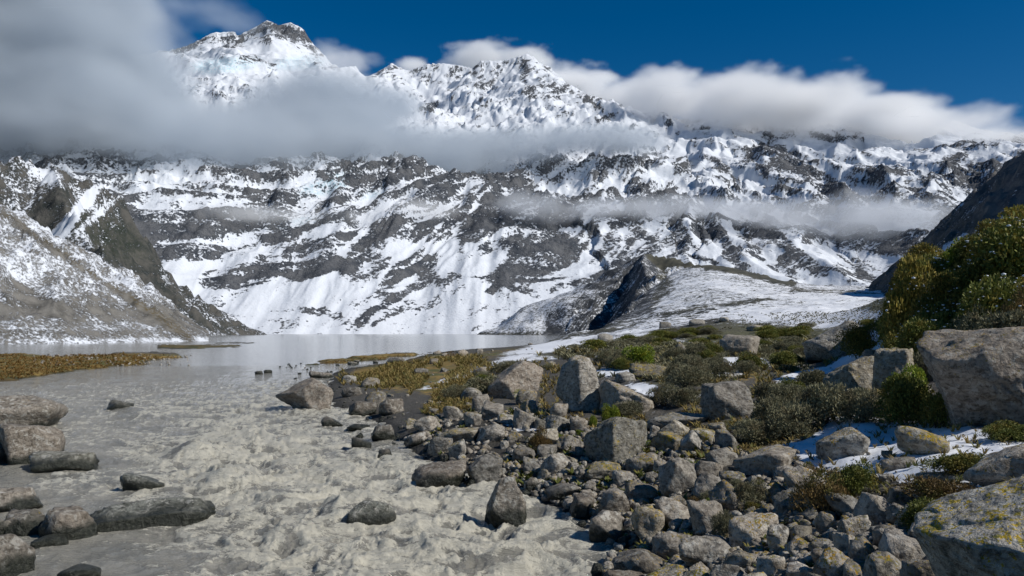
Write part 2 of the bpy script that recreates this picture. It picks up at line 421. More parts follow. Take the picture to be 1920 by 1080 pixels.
blobs = [  # dark outcrops and snow fields of the face (x, y, rx, ry, tilt, amount)
 (450, 525, 75, 42, 8, 0.55), (440, 470, 50, 16, 10, 0.15), (345, 520, 38, 42, 40, -0.9), (385, 575, 30, 16, -40, -0.9), (540, 560, 120, 18, 22, -0.6), (600, 540, 60, 26, 20, -0.6), (480, 600, 90, 8, 10, -0.4),
 (655, 372, 32, 14, 20, 0.35), (420, 420, 90, 18, 5, 0.25), (560, 430, 70, 12, 25, 0.2), (640, 445, 60, 14, 30, 0.2), (700, 470, 60, 14, 45, 0.25), (880, 440, 55, 40, 45, 0.2),
 (905, 405, 60, 30, 40, 0.3), (1010, 490, 55, 38, 35, 0.55), (1060, 470, 30, 45, 60, 0.3), (960, 500, 40, 20, 30, 0.3), (850, 480, 30, 55, 65, -0.7), (895, 500, 45, 22, 20, -0.5),
 (900, 375, 40, 16, 45, 0.2), (1130, 440, 40, 25, 20, 0.1), (1120, 500, 40, 20, 25, 0.0), (1190, 450, 55, 38, 0, 0.12),
 (1150, 360, 25, 60, 40, -0.1), (1240, 380, 60, 20, -10, 0.15), (1225, 290, 45, 22, 35, 0.2), (1180, 330, 40, 30, 40, 0.15), (1060, 345, 40, 18, 10, 0.1),
 (1450, 285, 45, 26, -35, 0.6), (1500, 330, 60, 18, -40, 0.5), (1550, 260, 40, 13, -20, 0.4), (1495, 262, 30, 12, -30, 0.3), (1640, 320, 45, 16, -40, 0.45), (1820, 320, 30, 30, 40, 0.4), (1790, 300, 25, 12, 20, 0.4),
 (1590, 355, 45, 22, -40, 0.35), (1680, 370, 60, 16, -20, 0.25), (1600, 300, 60, 18, -25, -0.4), (1380, 300, 50, 22, -30, -0.45), (1700, 300, 60, 16, -20, -0.4), (1450, 360, 70, 14, -25, -0.4),
 (1300, 445, 30, 60, -55, 0.3), (1240, 420, 30, 40, -55, 0.0), (1400, 470, 30, 70, -50, 0.45), (1490, 490, 30, 80, -50, 0.45), (1345, 470, 16, 80, -52, -0.55), (1440, 480, 16, 90, -48, -0.55), (1265, 490, 14, 70, -50, -0.5),
 (1600, 450, 40, 14, 0, 0.3), (1700, 450, 30, 18, -20, 0.3), (1630, 505, 90, 14, 0, 0.28), (1600, 480, 50, 14, 0, -0.25), (1260, 300, 40, 40, 0, 0.1), (1230, 232, 30, 12, 0, 0.1),
 (500, 60, 70, 16, 0, 0.35), (570, 75, 26, 26, 0, 0.3), (480, 108, 30, 12, 20, 0.5), (520, 100, 90, 14, 5, -0.35), (420, 118, 60, 16, 5, -0.5), (400, 80, 70, 16, 20, 0.25),
 (1010, 140, 12, 40, 75, 0.0), (1040, 165, 40, 20, -20, 0.3), (895, 150, 18, 24, 80, 0.35), (800, 165, 60, 20, 30, 0.15), (760, 150, 30, 14, 20, -0.2), (800, 205, 20, 10, 20, 0.5), (960, 190, 90, 14, 0, -0.3), (700, 175, 60, 20, -20, -0.4), (1170, 215, 40, 8, -10, 0.5),
 (660, 610, 50, 16, 10, 0.40), (560, 590, 70, 16, 5, 0.22), (760, 600, 60, 10, 20, 0.1), (460, 360, 90, 16, 0, -0.05), (830, 560, 80, 25, 35, -0.12), (940, 580, 80, 25, 35, -0.1), (720, 560, 50, 30, 35, 0.10), (560, 340, 60, 8, 10, -0.2),
]
rock += 0.45 * blob_field(ppx, ppy, blobs)
jx_ = 7 * fbm(GX / 120, Z / 120, 4, 301); jy_ = 7 * fbm(GX / 120, Z / 120, 4, 307)
rock += 1.1 * stroke_field(ppx + jx_, ppy + jy_, STROKES)
rock += 0.30 * (ridged(S / 80, D / 900, 4, 311, 0.6) - 0.85) * (0.4 + 0.6 * (1 - sstep(900, 1500, Z)))
rock += blob_field(ppx, ppy, [(480, 370, 330, 90, 0, -0.30), (850, 340, 180, 50, 20, -0.2), (1500, 320, 400, 90, 0, -0.14), (1150, 300, 120, 60, 0, -0.08)])
rock = np.clip(rock - 0.17 - 0.13 * sstep(350, 650, Z) - 0.06 * sstep(500, 900, Z) + 0.05 * sstep(2300, 2700, Z), -0.08, 0.65)
ice = np.clip(blob_field(ppx, ppy, [(420, 122, 70, 16, 5, 0.8), (560, 118, 60, 14, 5, 0.6), (610, 350, 60, 16, 15, 0.7), (640, 330, 40, 14, 5, 0.7), (700, 360, 30, 14, 20, 0.4), (560, 418, 60, 10, 10, 0.4)]), 0, 1)
# fall-line streaking is strong on the low slopes
strk = 0.7 + 0.9 * (1 - sstep(250, 900, Z))
mt_far = mountain_material('far_rock_and_snow', (0.048, 0.056, 0.070), (0.135, 0.138, 0.145), 11.0, contrast=0.13, bumpd=16)
streak = np.stack([S, D, 0 * S], -1)
me = np_mesh('mountain', V, grid_faces(NR, NC), mt_far, True, {'rock': rock, 'ice': ice, 'strk': strk, 'veg': 0 * Z}, {'streak': streak})
tag(add('mountain', me), 'high snow covered rock massif behind the lake', None, None, 'structure')

# ------------------------------------------------------------------ nearer slopes
def slope_mesh(name, rid, px0, px1, r0, r1, nc, nr, mat, amps, rockf, label, floor=-3.0, blobs=(), vegb=(), strkv=1.0, seed=0, snowlift=0.0):
    pxs = np.linspace(px0, px1, nc); X0, Y0, _ = rays(pxs, np.full(nc, 450.0))
    rr = r0 * (r1 / r0) ** np.linspace(0, 1, nr)
    GX = rr[:, None] * X0[None]; GY = rr[:, None] * Y0[None]
    Z, S, D = cones(GX, GY, rid)
    nc_ = sstep(0, 60, D)
    w1 = amps[0]
    Z2, S, D = cones(GX + w1 * fbm(GX / 150, GY / 150, 4, seed + 1) * nc_, GY + w1 * fbm(GX / 150, GY / 150, 4, seed + 2) * nc_, rid)
    up = sstep(0, 30, Z2)
    Z = Z2 + (ridged(S / amps[2], D / (amps[2] * 6), 5, seed + 3, 0.55) - 0.85) * amps[1] * up * (0.25 + 0.75 * sstep(0, 60, D))
    Z += (ridged(GX / amps[4], GY / amps[4], 5, seed + 4, 0.55) - 0.9) * amps[3] * up
    Z = np.maximum(Z, floor + 0.15 * fbm(GX / 20, GY / 20, 3, seed))
    gy_, gx_ = np.gradient(Z)
    sl = np.hypot(gy_ / np.gradient(rr)[:, None], gx_ / (rr * (pxs[1] - pxs[0]) / FPX)[:, None])
    V = np.stack([GX, GY, Z], -1); px, py = proj(V)
    rock = np.clip(rockf(GX, GY, Z, S, D, sl, px, py) + blob_field(px, py, blobs), -0.3, 0.9)
    veg = np.clip(blob_field(px, py, vegb), 0, 1)
    me = np_mesh(name, V, grid_faces(nr, nc, Z > floor + 0.6), mat, True, {'rock': rock, 'ice': 0 * Z, 'strk': np.full(Z.shape, strkv), 'veg': veg}, {'streak': np.stack([S, D, 0 * S], -1)})
    return tag(add(name, me), label, None, None, 'structure')

cliff_mat = mountain_material('cliff_rock_and_snow', (0.040, 0.045, 0.042), (0.105, 0.100, 0.090), 4.0, veg=(0.028, 0.040, 0.020), contrast=0.12, bumpd=3.5)
rid_cliff = [R([(-700, 60, 1500), (-300, 205, 1500), (0, 298, 1500), (100, 318, 1530), (178, 350, 1560), (228, 378, 1600), (262, 428, 1640), (298, 490, 1690), (322, 540, 1730), (345, 568, 1760), (385, 595, 1800), (440, 626, 1850)], (1.75, 150, 0.50)),
             R([(100, 318, 1530), (130, 400, 1350), (190, 470, 1230), (205, 520, 1150)], (1.0, 100, 0.5))]
slope_mesh('cliff_hill', rid_cliff, -620, 560, 640, 1900, 420, 300, cliff_mat, (14, 11, 45, 14, 80),
           lambda X, Y, Z, S, D, sl, px, py: 0.53 + 0.20 * sstep(0.8, 1.6, sl) + 0.25 * fbm(X / 90, Y / 90, 4, 5) - 0.10 * sstep(200, 330, Z),
           'steep dark cliff hill dusted with snow at the left end of the lake', -3.0,
           [(60, 420, 20, 190, -42, 0.2), (125, 420, 12, 130, -40, -0.75), (185, 400, 9, 60, -50, -0.4), (250, 480, 60, 50, -50, 0.3), (300, 560, 60, 30, -45, 0.25), (100, 335, 60, 14, -25, -0.3), (160, 370, 40, 14, -35, -0.2), (210, 510, 35, 12, -35, -0.5), (330, 590, 60, 12, -38, -0.35), (230, 570, 30, 10, -38, 0.3), (400, 612, 50, 8, -25, 0.3)],
           [(200, 440, 90, 40, -30, 0.45), (90, 470, 80, 40, -40, 0.4)], 0.4, 100)
scree_mat = mountain_material('scree_and_snow', (0.085, 0.081, 0.073), (0.20, 0.19, 0.172), 1.6, veg=(0.10, 0.07, 0.02), contrast=0.22, bumpd=0.9)
rid_scree = [R([(-900, 190, 640), (-500, 290, 600), (-150, 345, 590), (0, 393, 620), (60, 430, 640), (100, 455, 655), (200, 520, 710), (250, 556, 745), (300, 590, 790), (340, 612, 850), (378, 633, 930)], (0.02, 60, 0.62))]
slope_mesh('scree_slope', rid_scree, -800, 395, 330, 960, 420, 260, scree_mat, (6, 9, 24, 6, 30),
           lambda X, Y, Z, S, D, sl, px, py: 0.44 + 0.14 * fbm(X / 40, Y / 40, 4, 6) + 0.30 * (1 - sstep(8, 40, Z)) - 0.35 * (1 - sstep(1.0, 3.5, Z)),
           'grey brown scree slope streaked with thin snow above the left shore', -1.0,
           [(20, 410, 90, 8, -35, 0.4), (150, 500, 200, 6, -34, 0.45), (300, 600, 110, 8, -35, 0.5), (60, 560, 90, 18, -30, 0.2), (200, 520, 60, 10, -35, 0.1)],
           [(150, 495, 220, 5, -34, 0.4), (310, 600, 90, 10, -35, 0.5)], 1.3, 200)
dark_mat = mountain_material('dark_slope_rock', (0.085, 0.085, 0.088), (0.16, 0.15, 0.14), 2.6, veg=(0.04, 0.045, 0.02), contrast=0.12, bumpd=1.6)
rid_dark = [R([(1640, 530, 1250), (1700, 478, 1150), (1760, 425, 1080), (1830, 362, 1010), (1920, 282, 930), (2100, 120, 850), (2500, -200, 850)], (0.17, 120, 0.96))]
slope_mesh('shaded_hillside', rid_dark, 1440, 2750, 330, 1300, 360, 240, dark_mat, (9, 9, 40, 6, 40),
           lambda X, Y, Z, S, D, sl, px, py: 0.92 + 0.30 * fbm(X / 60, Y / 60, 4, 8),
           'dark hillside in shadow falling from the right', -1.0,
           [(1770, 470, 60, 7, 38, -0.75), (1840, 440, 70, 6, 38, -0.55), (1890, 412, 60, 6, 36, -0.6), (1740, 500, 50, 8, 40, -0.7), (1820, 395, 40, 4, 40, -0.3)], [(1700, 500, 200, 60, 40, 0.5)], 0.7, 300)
# ------------------------------------------------------------------ clouds: real volumes between and in front of the peaks
def cloud(name, label, blobs, vox, dens, nscale, namp, gain, aniso=0.0, col=(1, 1, 1), seed=0.0, stretch=(1, 1, 1)):
    """blobs: (px, py, r, rx, ry, rz) ellipsoids given by photograph position and distance, radii in metres"""
    C = [(P(px, py, r), (a, b, c)) for px, py, r, a, b, c in blobs]
    lo = np.min([c - np.array(q) * 1.35 for c, q in C], 0); hi = np.max([c + np.array(q) * 1.35 for c, q in C], 0)
    ng = bpy.data.node_groups.new(name + '_field', 'GeometryNodeTree')
    ng.interface.new_socket('Geometry', in_out='INPUT', socket_type='NodeSocketGeometry')
    ng.interface.new_socket('Geometry', in_out='OUTPUT', socket_type='NodeSocketGeometry')
    t = NT(ng)
    out = t.new('NodeGroupOutput')
    vc = t.new('GeometryNodeVolumeCube')
    vc.inputs['Min'].default_value = tuple(lo); vc.inputs['Max'].default_value = tuple(hi)
    for ax, i in (('X', 0), ('Y', 1), ('Z', 2)):
        vc.inputs['Resolution ' + ax].default_value = max(8, int((hi[i] - lo[i]) / vox[i]))
    pos = t.new('GeometryNodeInputPosition').outputs[0]
    f = None
    for c, q in C:
        d = t.vmath('LENGTH', t.vmath('DIVIDE', t.vmath('SUBTRACT', pos, tuple(c)), tuple(q)))
        e = t.math('SUBTRACT', 1.0, d)
        if f is None: f = e
        else: f = t.math('SMOOTH_MAX', f, e, 0.25)
    sv = t.vmath('ADD', t.vmath('MULTIPLY', pos, tuple(stretch)), (seed * 1000, seed * 370, 0))
    n = t.noise(sv, 1.0 / nscale, 6, 0.58, 0.0)
    f = t.math('ADD', f, t.math('MULTIPLY', t.math('SUBTRACT', n, 0.5), namp))
    d = t.math('MULTIPLY', f, gain, clamp=True)
    t.l.new(d, vc.inputs['Density'])
    m = bpy.data.materials.new(name + '_vapour'); m.use_nodes = True
    mt = NT(m.node_tree)
    for x in list(mt.n): mt.n.remove(x)
    pv = mt.new('ShaderNodeVolumePrincipled'); mo = mt.new('ShaderNodeOutputMaterial')
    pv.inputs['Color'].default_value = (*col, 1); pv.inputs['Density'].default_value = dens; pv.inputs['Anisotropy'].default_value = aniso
    mt.l.new(pv.outputs[0], mo.inputs['Volume'])
    sm = t.new('GeometryNodeSetMaterial'); sm.inputs['Material'].default_value = m
    t.l.new(vc.outputs[0], sm.inputs[0]); t.l.new(sm.outputs[0], out.inputs[0])
    me = bpy.data.volumes.new(name)
    me.materials.append(m)
    o = add(name, me)
    md = o.modifiers.new('field', 'NODES'); md.node_group = ng
    return tag(o, label, 'cloud', 'clouds hanging on the mountain')

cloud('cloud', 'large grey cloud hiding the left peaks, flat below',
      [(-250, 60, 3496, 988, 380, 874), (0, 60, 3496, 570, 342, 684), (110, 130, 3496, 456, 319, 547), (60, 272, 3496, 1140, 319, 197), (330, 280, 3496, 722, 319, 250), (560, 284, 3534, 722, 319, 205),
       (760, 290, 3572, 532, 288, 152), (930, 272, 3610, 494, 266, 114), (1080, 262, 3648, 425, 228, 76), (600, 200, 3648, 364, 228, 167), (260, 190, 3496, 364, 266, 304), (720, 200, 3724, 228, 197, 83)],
      (20, 32, 16), 0.013, 430, 1.7, 1.8, 0.0, col=(0.74, 0.79, 0.84), seed=1.3, stretch=(0.8, 0.8, 1.3))  # vapour colour lowered to paint in the shade of overcast above
cloud('cloud', 'bright white cloud bank spilling over the right ridge',
      [(890, 116, 7000, 330, 200, 180), (985, 112, 6950, 330, 180, 160), (1080, 158, 6550, 340, 220, 170), (1165, 190, 5850, 330, 260, 170), (1260, 190, 5350, 380, 300, 190), (1390, 190, 5150, 420, 320, 190),
       (1510, 198, 5050, 430, 320, 180), (1630, 222, 4950, 430, 320, 150), (1750, 246, 4900, 430, 320, 110), (1860, 272, 4850, 320, 260, 70), (770, 122, 7200, 180, 180, 80)],
      (16, 26, 13), 0.020, 320, 2.3, 1.2, 0.0, seed=4.1, stretch=(0.8, 0.8, 1.6))
cloud('cloud', 'thin pale cloud band crossing the middle of the right face',
      [(1020, 388, 2800, 208, 96, 56), (1110, 392, 2840, 208, 96, 49), (1210, 398, 2880, 208, 96, 44), (1320, 396, 2960, 272, 112, 68), (1460, 404, 2960, 288, 120, 68), (1600, 412, 2960, 304, 128, 88), (1720, 420, 2880, 224, 112, 88)],
      (12, 20, 8), 0.013, 150, 2.0, 1.5, 0.0, col=(0.88, 0.90, 0.93), seed=7.7, stretch=(0.7, 0.7, 1.5))
cloud('cloud', 'faint grey wisp in front of the lower left face',
      [(400, 405, 2760, 220, 69, 34), (520, 408, 2760, 206, 69, 41), (640, 412, 2760, 179, 69, 34), (780, 398, 2760, 138, 69, 41)],
      (12, 24, 8), 0.009, 200, 2.4, 1.6, 0.0, seed=9.7, stretch=(0.6, 0.6, 1.6))
cloud('cloud', 'ragged grey wisp above the left peak at the top edge',
      [(330, 10, 4700, 420, 200, 120), (420, 40, 4700, 250, 200, 60), (280, 60, 4700, 200, 200, 150)],
      (16, 30, 12), 0.0022, 260, 3.0, 1.2, 0.0, col=(0.80, 0.86, 0.92), seed=12.7, stretch=(0.8, 0.8, 1.6))
cloud('cloud', 'thin haze cloud trailing off the left peak to the right',
      [(650, 118, 6400, 260, 200, 130), (610, 100, 6600, 160, 150, 110)],
      (16, 30, 12), 0.004, 240, 2.6, 1.6, 0.0, seed=15.7, stretch=(0.8, 0.8, 1.6))
RUBBLE = [(770, 800), (860, 775), (1000, 770), (1100, 790), (1230, 800), (1400, 835), (1480, 880), (1540, 945), (1650, 950), (1760, 985), (1800, 1130), (1100, 1130), (1150, 1030), (1080, 960), (960, 915), (900, 880), (830, 860), (760, 825)]
def inside(x, y, poly):
    c = np.zeros(len(x), bool); j = len(poly) - 1
    for i in range(len(poly)):
        xi, yi = poly[i]; xj, yj = poly[j]
        c ^= ((yi > y) != (yj > y)) & (x < (xj - xi) * (y - yi) / (yj - yi + 1e-9) + xi); j = i
    return c
# ------------------------------------------------------------------ the near ground: one sheet from the camera's feet to the moraine
CP = []
def cpx(*pts):
    for x, y, r in pts: CP.append((x, r, float(P(x, y, r)[2])))
def cpz(*pts):
    for x, r, z in pts: CP.append((x, r, z))
cpx((1500, 1080, 15), (1900, 1080, 12), (1300, 1080, 17.5), (1300, 900, 27), (1500, 880, 27), (1650, 860, 26), (1850, 870, 22), (1000, 800, 42), (1200, 800, 40),
    (1400, 790, 38), (1600, 790, 35), (1850, 800, 30), (2100, 820, 27), (800, 720, 85), (1000, 740, 65), (1200, 720, 60), (1400, 720, 55), (1600, 720, 50), (800, 680, 150), (1000, 680, 120),
    (1200, 670, 110), (1400, 670, 100), (1600, 680, 75), (1100, 640, 280), (1200, 630, 250), (1300, 625, 220), (1450, 630, 190), (1600, 640, 140),
    (1120, 622, 600), (1250, 605, 450), (1400, 592, 420), (1550, 590, 400), (1680, 588, 380), (1250, 580, 700), (1400, 562, 700), (1550, 562, 700), (1680, 565, 650),
    (1300, 500, 1600), (1480, 532, 1500), (1680, 537, 1400), (1400, 532, 1100), (1560, 545, 1100), (1900, 540, 1100), (1800, 560, 500), (2200, 540, 600),
    (1700, 640, 68), (1690, 560, 80), (1730, 520, 86), (1800, 480, 90), (1920, 415, 95), (2100, 330, 98), (1850, 620, 52), (1950, 600, 50), (2150, 560, 52), (1650, 620, 82), (1780, 500, 170), (1950, 440, 170), (2150, 400, 170), (1780, 520, 280),(2100, 470, 280))
cpz((1190, 22.2, 0.05), (1060, 27.6, 0.05), (940, 32, 0.05), (830, 36.5, 0.05), (760, 43.5, 0.05), (640, 65.5, 0.05), (620, 92, 0.05), (640, 124, 0.05), (880, 274, 0.05), (1030, 1100, 0.05), (1150, 19.5, 0.05), (1130, 12, 0.05), (1120, 9, 0.1),
    (1600, 9.5, 1.6), (2200, 10, 4.0), (2100, 15, 3.6))
for x, r in ((1000, 22), (900, 27), (780, 32), (700, 38), (620, 52), (500, 70), (480, 100), (500, 150), (620, 250), (820, 420), (920, 800), (960, 1300), (980, 2000), (960, 16), (900, 10),
             (300, 10), (300, 30), (300, 90), (300, 300), (400, 900), (500, 2000), (-300, 10), (-300, 30), (-300, 100), (-300, 400), (0, 900), (1040, 1600), (1060, 2100), (1120, 2200)): cpz((x, r, -1.6 if r < 300 else -4))
_cp = np.array(CP)
def _uv(x, r): return (np.asarray(x) - 960) / 420.0, np.log(np.asarray(r)) * 1.15
_cu, _cv = _uv(_cp[:, 0], _cp[:, 1])
def _K(d2): return 0.5 * d2 * np.log(d2 + 1e-12)
_A = _K((_cu[:, None] - _cu) ** 2 + (_cv[:, None] - _cv) ** 2) + np.eye(len(_cu)) * 0.004
# heights are fitted as elevation angle x distance so that far control points do not swamp near ones
_sc = 1.0 / (_cp[:, 1] ** 0.75)
_Pm = np.stack([np.ones(len(_cu)), _cu, _cv], 1)
_M = np.zeros((len(_cu) + 3,) * 2); _M[:-3, :-3] = _A; _M[:-3, -3:] = _Pm; _M[-3:, :-3] = _Pm.T
_sol = np.linalg.solve(_M, np.concatenate([_cp[:, 2] * _sc, [0, 0, 0]]))
def tps(px, r):
    u, v = _uv(px, r); s = _sol[-3] + _sol[-2] * u + _sol[-1] * v
    for i in range(len(_cu)): s = s + _sol[i] * _K((u - _cu[i]) ** 2 + (v - _cv[i]) ** 2)
    return s * r ** 0.75
RID5 = [R([(1260, 486, 1950), (1206, 476, 1800), (1224, 505, 1500), (1215, 550, 1200), (1185, 590, 900), (1130, 615, 620)], (0.85, 60, 0.68)),
        R([(1206, 476, 1800), (1300, 494, 1750), (1400, 508, 1700), (1480, 530, 1600)], (0.25, 60, 0.45))]
# low grassy spits and islands, given by the photograph position of their outline on the water
ISL = [(60, 690, 130, 22, 3, 1), (200, 678, 130, 12, 3, 1), (290, 668, 70, 5, 0, 0.8), (20, 672, 60, 8, 0, 0.9), (-200, 700, 240, 40, 0, 1),
       (380, 649, 110, 3.6, 0, 0.8), (440, 643, 60, 2.2, 0, 0.7), (330, 652, 50, 2.6, 0, 0.6), (290, 646, 40, 1.6, 0, 0.5),
       (100, 638, 300, 2.6, 0, 1.0), (-200, 640, 300, 5, 0, 1.0), (330, 634.5, 50, 1.8, 0, 0.9), (560, 650, 10, 1, 0, 0.5),
       (660, 676, 90, 4.5, 3, 0.8), (780, 665, 90, 2.2, 4, 0.7), (720, 669, 60, 2.6, 4, 0.7), (585, 683, 25, 1.6, 0, 0.6)]
def ground_z(px, r, X=None, Y=None, fine=True):
    if X is None:
        a, b, _ = rays(px, np.full(np.shape(px), 622.0)); X, Y = a * r, b * r
    z = tps(px, r)
    c, S_, D_ = cones(X + 22 * fbm(X / 110, Y / 110, 4, 401), Y + 22 * fbm(X / 110, Y / 110, 4, 402), RID5)
    c = c + (ridged(S_ / 34, D_ / 260, 4, 405, 0.55) - 0.85) * 15 * sstep(0, 60, D_) * sstep(-5, 25, c)
    cpx_ = np.interp(r, [560, 620, 900, 1200, 1500, 1800, 1950], [1120, 1130, 1185, 1215, 1224, 1206, 1260])
    L_ = sstep(-4, 14, cpx_ - px) * sstep(560, 700, r)
    z = np.where(r > 500, np.maximum(z, c), z)
    z = z * (1 - L_) + np.maximum(c, -5) * L_
    wr = np.stack([X, Y, 0 * X], -1); wx_, wy_ = proj(wr)
    wob = 1.2 * fbm(X / 14, Y / 14, 4, 411) * np.clip((wy_ - 622) / 40, 0.12, 1)
    isl = blob_field(wx_, wy_ + 3 * wob, ISL)
    zi = -1.2 + 1.75 * np.clip(isl, 0, 1) + 0.12 * fbm(X / 3, Y / 3, 3, 412)
    z = np.where(isl > 0.02, np.maximum(z, zi), z)
    # gentle hummocks that grow with distance from the water
    h = sstep(0.0, 2.5, z)
    z = z + h * (0.22 * fbm(X / 4.2, Y / 4.2, 4, 421) + 0.035 * np.sqrt(np.maximum(r, 1)) * fbm(X / 22, Y / 22, 3, 431) + sstep(150, 500, r) * (2.6 * fbm(X / 70, Y / 70, 4, 441) + 1.0 * ridged(X / 40, Y / 40, 3, 445)))
    z = z + 0.06 * fbm(X / 1.1, Y / 1.1, 3, 451) * sstep(-0.6, 0.2, z)
    return z

NCg, NRg = 800, 640
gpx = np.linspace(-520, 2420, NCg)
gX, gY, _ = rays(gpx, np.full(NCg, 622.0))
gr = 8.5 * (2280 / 8.5) ** np.linspace(0, 1, NRg)
GX = gr[:, None] * gX[None]; GY = gr[:, None] * gY[None]
GPX = np.broadcast_to(gpx, GX.shape); GRR = np.broadcast_to(gr[:, None], GX.shape)
GZ = ground_z(GPX, GRR, GX, GY)
V = np.stack([GX, GY, GZ], -1)
gpx2, gpy2 = proj(V)
wpx, wpy = proj(np.stack([GX, GY, 0 * GX], -1))

SNOW = [(1640, 868, 140, 30, -4, 1.3), (1720, 815, 130, 26, 0, 1.3), (1780, 898, 140, 24, -10, 1.3), (1565, 815, 50, 22, 10, 0.8), (1840, 850, 100, 28, 0, 1.0), (1600, 790, 60, 12, 0, 0.5), (1870, 915, 60, 12, -8, 0.7), (1700, 970, 22, 40, 60, 0.7), (1525, 900, 40, 14, 0, 0.45),
        (1110, 640, 150, 14, 8, 0.5), (1010, 655, 100, 11, 12, 0.45), (1180, 655, 120, 16, 0, 0.2), (1560, 850, 60, 22, 0, 0.8), (1800, 925, 100, 14, 0, 0.9), (1500, 835, 40, 14, 0, 0.5), (920, 684, 60, 6, 12, 0.6), (860, 706, 50, 5, 14, 0.8), (820, 722, 40, 5, 14, 0.6), (1000, 672, 60, 7, 0, 0.5), (1240, 632, 80, 8, 0, 0.3), (1140, 668, 60, 9, 0, 0.35), (1170, 645, 50, 9, 0, 0.3),
        (1385, 678, 60, 9, 0, 1.2), (1600, 690, 75, 20, 18, 1.3), (1520, 704, 75, 13, 10, 1.1), (1620, 668, 60, 10, 12, 0.8), (1240, 735, 70, 13, -10, 1.0), (1160, 697, 60, 10, 0, 0.5), (1360, 700, 50, 8, 0, 0.7), (1310, 745, 40, 8, 0, 0.4), (1640, 630, 50, 16, 30, 1.3), (1660, 655, 40, 12, 20, 1.3), (1655, 600, 30, 16, 40, 0.9),
        (1000, 800, 60, 14, 0, 0.45), (1140, 710, 120, 14, 0, 0.25), (1300, 640, 60, 6, 0, 0.4), (1500, 650, 80, 5, 0, 0.4), (1460, 686, 60, 6, 0, 0.5), (1720, 590, 70, 30, 30, 0.5), (1820, 520, 80, 30, 30, 0.6), (1720, 520, 30, 20, 30, 0.8)]
GRASS = [(790, 705, 130, 34, 5, 0.62), (860, 740, 70, 26, 0, 0.6), (740, 690, 90, 12, 5, 0.9), (900, 668, 120, 10, 8, 0.5), (60, 690, 200, 36, 0, 1.1), (260, 675, 120, 14, 0, 1), (-200, 700, 240, 50, 0, 1.1), (690, 674, 160, 10, 3, 1.1), (390, 648, 160, 6, 0, 0.8), (1340, 700, 120, 22, 0, 0.6), (1530, 900, 70, 30, 0, 0.7),
         (1000, 775, 90, 30, 0, 0.3), (1450, 830, 120, 20, 10, 0.5), (1860, 820, 80, 16, 0, 0.7), (1800, 870, 60, 12, 0, 0.5), (1200, 660, 160, 20, 0, 0.4), (1150, 640, 160, 12, 0, 0.35), (1460, 740, 100, 20, 0, 0.4), (150, 637, 400, 4, 0, 0.5)]
SCRUB = [(1450, 640, 200, 26, 0, 0.9), (1300, 660, 140, 20, 0, 0.8), (1450, 690, 120, 16, 0, 0.5), (1300, 720, 120, 26, 0, 0.5), (940, 730, 80, 20, 0, 0.5), (1520, 760, 120, 30, 0, 0.8), (1500, 610, 250, 10, 0, 0.5), (1800, 560, 200, 130, 0, 1.0), (1400, 800, 80, 18, 0, 0.6), (1150, 655, 70, 8, 0, 0.5), (1050, 665, 60, 8, 0, 0.5)]
snow = blob_field(gpx2, gpy2, SNOW) + (0.60 - 0.30 * sstep(1230, 1150, GPX) * (GRR < 620)) * sstep(230, 400, GRR) * sstep(1.0, 6, GZ) + blob_field(gpx2, gpy2, [(1600, 602, 120, 24, 0, 0.42), (1500, 602, 120, 12, 0, 0.3), (1520, 592, 200, 20, 0, 0.3), (1620, 560, 110, 16, 0, 0.25), (1420, 545, 160, 10, -8, 0.2)]) - 1.0 * sstep(1500, 1700, GRR) * (gpy2 < 500)
snow += np.where(wpy < 660, blob_field(wpx, wpy, [(60, 634, 160, 4, 0, 1.3), (360, 647, 90, 1.5, 0, 1.0), (440, 643, 60, 1.2, 0, 0.9), (330, 634.5, 50, 3, 0, 1.0), (210, 637, 70, 1.5, 0, 0.8)]), 0)
snow -= np.where(GRR > 500, 1.2 * stroke_field(gpx2 + 8 * fbm(GX / 60, GY / 60, 4, 471), gpy2 + 4 * fbm(GX / 60, GY / 60, 4, 473), [([(1206, 482), (1300, 496), (1400, 511), (1490, 532)], 5, .9), ([(1230, 500), (1250, 530), (1215, 580)], 10, .4), ([(1240, 590), (1330, 575), (1450, 560)], 3, .4), ([(1480, 545), (1600, 548), (1680, 552)], 2, .4)]), 0)
snow *= sstep(0.05, 0.5, GZ)
# the steep left face of the moraine is bare, its shade painted in as darker rock
cz, cS, cD = cones(GX, GY, RID5)
jx = 14 * fbm(GX / 90, GY / 90, 4, 461); jy = 9 * fbm(GX / 90, GY / 90, 4, 463)
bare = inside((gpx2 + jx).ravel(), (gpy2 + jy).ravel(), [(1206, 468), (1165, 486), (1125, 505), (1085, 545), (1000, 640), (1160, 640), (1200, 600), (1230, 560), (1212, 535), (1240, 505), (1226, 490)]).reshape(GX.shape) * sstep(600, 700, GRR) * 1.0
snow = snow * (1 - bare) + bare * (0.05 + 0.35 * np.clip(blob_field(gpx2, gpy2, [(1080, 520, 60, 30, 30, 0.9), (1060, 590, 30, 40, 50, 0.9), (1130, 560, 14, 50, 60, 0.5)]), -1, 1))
rub = inside(gpx2.ravel(), gpy2.ravel(), RUBBLE).reshape(GX.shape) * 1.0
grass = blob_field(gpx2, gpy2, GRASS); scrub = blob_field(gpx2, gpy2, SCRUB)
wet = 1 - sstep(0.02, 0.28, GZ)

